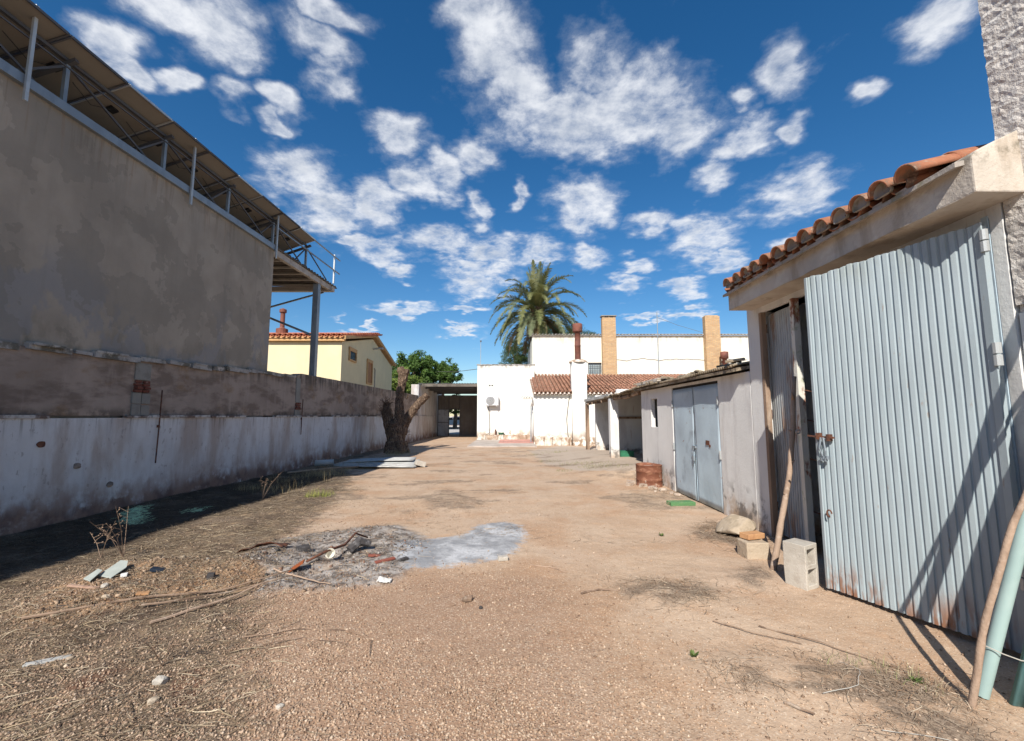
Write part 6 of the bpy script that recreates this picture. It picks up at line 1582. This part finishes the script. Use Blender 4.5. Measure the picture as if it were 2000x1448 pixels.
mb = MB().poly([G(-3.93, 4.12, 0.015), G(-3.82, 4.07, 0.015), G(-3.84, 4.2, 0.06), G(-3.9, 4.22, 0.06)], (0, 0.005, 0.008))
one(mb, 'panel_shard', 'palegrey', G(-3.88, 4.12), 'small pale grey shard beside the broken sheet', 'shard')
scrap('bare_plank', 'pinkwood', (-3.78, 3.98), (0.32, 0.03, 0.016), -0.12, 'narrow pinkish plank lying on the earth mound', 'plank', 0.03)
scrap('blue_scrap', 'darkblue', (-3.42, 4.33), (0.11, 0.08, 0.025), 0.4, 'dark blue plastic scrap on the earth mound', 'scrap', 0.2)
scrap('tile_shard', 'orangebrick', (-3.16, 3.86), (0.085, 0.06, 0.016), 0.5, 'small pale orange tile shard in front of the mound', 'shard', 0.15)
scrap('white_stone_chip', 'rag', (-3.62, 4.19), (0.05, 0.04, 0.03), 0.5, 'white stone chip right beside the broken sheet', 'stone', 0, 0.01)
scrap('pale_board', 'fibro', (-3.02, 2.98), (0.22, 0.05, 0.012), 0.5, 'pale grey board sliver in the straw at lower left', 'board')
scrap('pale_stone', 'cinder', (-0.1, 4.94), (0.11, 0.06, 0.045), 0.2, 'pale flat stone at the rim of the grey ash flow', 'stone', 0, 0.012, 0.01)
scrap('black_knob', 'char', (-2.8, 4.18), (0.06, 0.05, 0.05), 0.3, 'black burnt scrap on the straw heap', 'scrap', 0, 0.01)
one(MB().tube([G(-0.43, 3.9, 0.01), G(-0.40, 3.88, 0.03), G(-0.36, 3.9, 0.02), G(-0.34, 3.93, 0.04)], [0.015, 0.025, 0.02, 0.008], 6).rough(0.008, 20), 'dead_leaf', 'oldwood', G(-0.39, 3.89), 'curled dead leaf on the open gravel', 'leaf')
rock('dark_nut', (-0.26, 3.75, zgs(-0.26, 3.75) + 0.012), (0.017, 0.017, 0.015), 'small dark round nut on the open gravel', 'char', 5, 2, 0, None, 'nut')
for k, (x, y, s) in enumerate(((-2.12, 2.77, 0.036), (-2.02, 2.60, 0.026), (-3.6, 3.98, 0.032), (-3.35, 3.72, 0.026), (-1.28, 2.55, 0.018), (-3.5, 4.75, 0.03), (-3.2, 4.7, 0.022), (-2.9, 3.0, 0.02))):
    rock('loose_stone', (x, y, zgs(x, y) + s * 0.35), (s * 1.3, s, s * 0.8), ('egg sized pale stone, larger of the two in the near straw', 'smaller pale stone just in front of the egg sized stone', 'round tan stone below the pinkish plank', 'flat pale stone at the front of the earth mound', 'small pale stone on gravel at the bottom of the picture', 'pale stone behind the earth mound near the shadow edge', 'small tan stone beside the pale stone behind the mound', 'tan pebble beside the grey board sliver')[k], 'stone' if k % 2 else 'cinder', 30 + k, 2, k)
def twig(pts, r, label, mat='wood', name='dry_stick', cat='stick'):
    P = [G(a, b, c) for a, b, c in pts]; n = len(P)
    out = []
    for i in range(n - 1): out += [P[i].lerp(P[i + 1], q / 4) + 0.01 * mnoise.noise_vector(P[i] * 5 + Vector((q * 0.7, i, 0))) for q in range(4)]
    out.append(P[-1])
    one(MB().tube(out, [r * (1 - 0.6 * k / len(out)) for k in range(len(out))], 6), name, mat, P[0], label, cat)
twig([(-3.7, 3.42, .02), (-3.1, 3.75, .03), (-2.6, 4.02, .03), (-2.15, 4.4, .04)], 0.012, 'long dark stick running from the mound to the ash heap', 'oldwood')
twig([(-3.0, 3.66, .03), (-2.5, 3.98, .04), (-2.1, 4.3, .05)], 0.009, 'second dark stick lying along the long one', 'oldwood')
twig([(-2.75, 3.45, .02), (-2.45, 3.85, .03), (-2.25, 4.15, .05)], 0.012, 'pale stick slanting up to the ash heap', 'wood')
twig([(-2.35, 4.42, .02), (-1.95, 4.3, .03), (-1.7, 4.22, .02)], 0.009, 'pale wood sliver in front of the rusty tin', 'wood')
twig([(-1.95, 3.3, .01), (-1.6, 3.42, .012), (-1.2, 3.38, .01), (-1.0, 3.25, .012), (-0.95, 3.05, .01), (-0.78, 2.9, .01)], 0.0045, 'thin wiry root curving over the gravel', 'oldwood', 'wiry_root', 'root')
twig([(-1.9, 3.1, .01), (-1.5, 3.28, .012), (-1.15, 3.2, .01)], 0.004, 'shorter wiry root beside the curving one', 'oldwood', 'wiry_root', 'root')
twig([(1.55, 3.5, .01), (1.75, 3.3, .012), (2.0, 3.15, .01)], 0.005, 'thin twig on the ground in front of the large gate', 'oldwood')
twig([(1.85, 3.4, .01), (2.1, 3.2, .02), (2.3, 3.0, .01), (2.42, 2.85, .01)], 0.006, 'dry vine stem running towards the curved pole', 'oldwood')
twig([(1.75, 2.6, .02), (2.0, 2.66, .02), (2.12, 2.8, .03), (2.08, 2.92, .02)], 0.0022, 'loose white twine lying in the plant litter', 'string', 'twine', 'twine')
twig([(1.85, 2.32, .01), (2.1, 2.25, .015), (2.3, 2.1, .01)], 0.0022, 'second loose white twine nearer the frame bottom', 'string', 'twine', 'twine')
twig([(1.5, 2.55, .01), (1.6, 2.45, .02)], 0.009, 'short dark stick end in the plant litter', 'oldwood')
twig([(0.62, 4.05, .004), (0.8, 4.14, .008), (0.98, 4.1, .004)], 0.012, 'crescent of dead vegetation on the bare earth', 'oldwood', 'dead_stalk', 'stalk')
twig([(0.2, 4.78, .004), (0.4, 4.72, .008), (0.55, 4.6, .004)], 0.006, 'thin stalk just past the pale flat stone', 'wood', 'dead_stalk', 'stalk')
def weed(x, y, h, label, n=5, seed=1):
    rnd = random.Random(seed); mb = MB(); b = G(x, y)
    for k in range(n):
        a = rnd.random() * 6.28; L = h * rnd.uniform(0.6, 1.1); lean = rnd.uniform(0.1, 0.7)
        p1 = b + Vector((math.cos(a) * lean * L * 0.4, math.sin(a) * lean * L * 0.4, L * 0.55)); p2 = b + Vector((math.cos(a) * lean * L, math.sin(a) * lean * L, L))
        mb.tube([b, p1, p2], [0.004, 0.003, 0.0015], 5)
        for q in range(4):
            s = p1.lerp(p2, q / 4); d = Vector((rnd.uniform(-1, 1), rnd.uniform(-1, 1), rnd.uniform(0, 0.8))) * 0.08
            mb.tube([s, s + d], [0.003, 0.0015], 4); mb.obox(s + d, (0.01, 0.007, 0.009))
    one(mb, 'dry_weed', 'oldwood', b, label, 'weed')
weed(-4.55, 4.95, 0.42, 'dead curled weed standing nearest the frame edge in the wall shadow', 3, 4)
weed(-4.3, 4.95, 0.6, 'tall dead weed with long bare stems in the wall shadow', 5, 6)
weed(-4.75, 8.4, 0.55, 'thin dead weed at the shadow edge behind the green paint', 4, 9)
weed(-5.6, 10.4, 0.5, 'thin dead weed close to the wall before the far pier', 4, 12)
weed(-2.25, 2.95, 0.3, 'small bare dead weed stem in the near straw', 3, 15)
def leafy(x, y, s, label, seed):
    rnd = random.Random(seed); mb = MB(); b = G(x, y)
    for k in range(22):
        a = rnd.random() * 6.28; d = Vector((math.cos(a), math.sin(a), rnd.uniform(0.3, 1.3))).normalized(); L = s * rnd.uniform(0.5, 1.1); w = Vector((-math.sin(a), math.cos(a), 0)) * L * 0.18
        mb.add([b, b + d * L * 0.5 + w, b + d * L, b + d * L * 0.5 - w], [(0, 1, 2, 3)])
    one(mb, 'green_weed', 'weedgreen', b, label, 'weed')
leafy(2.0, 5.95, 0.06, 'tiny green weed on bare earth before the boulder', 2)
leafy(2.86, 6.1, 0.08, 'green weed just in front of the boulder', 3)
leafy(2.38, 2.72, 0.06, 'green weed at the foot of the curved pole', 4)
leafy(1.2, 3.02, 0.05, 'tiny green weed in the right foreground earth', 5)
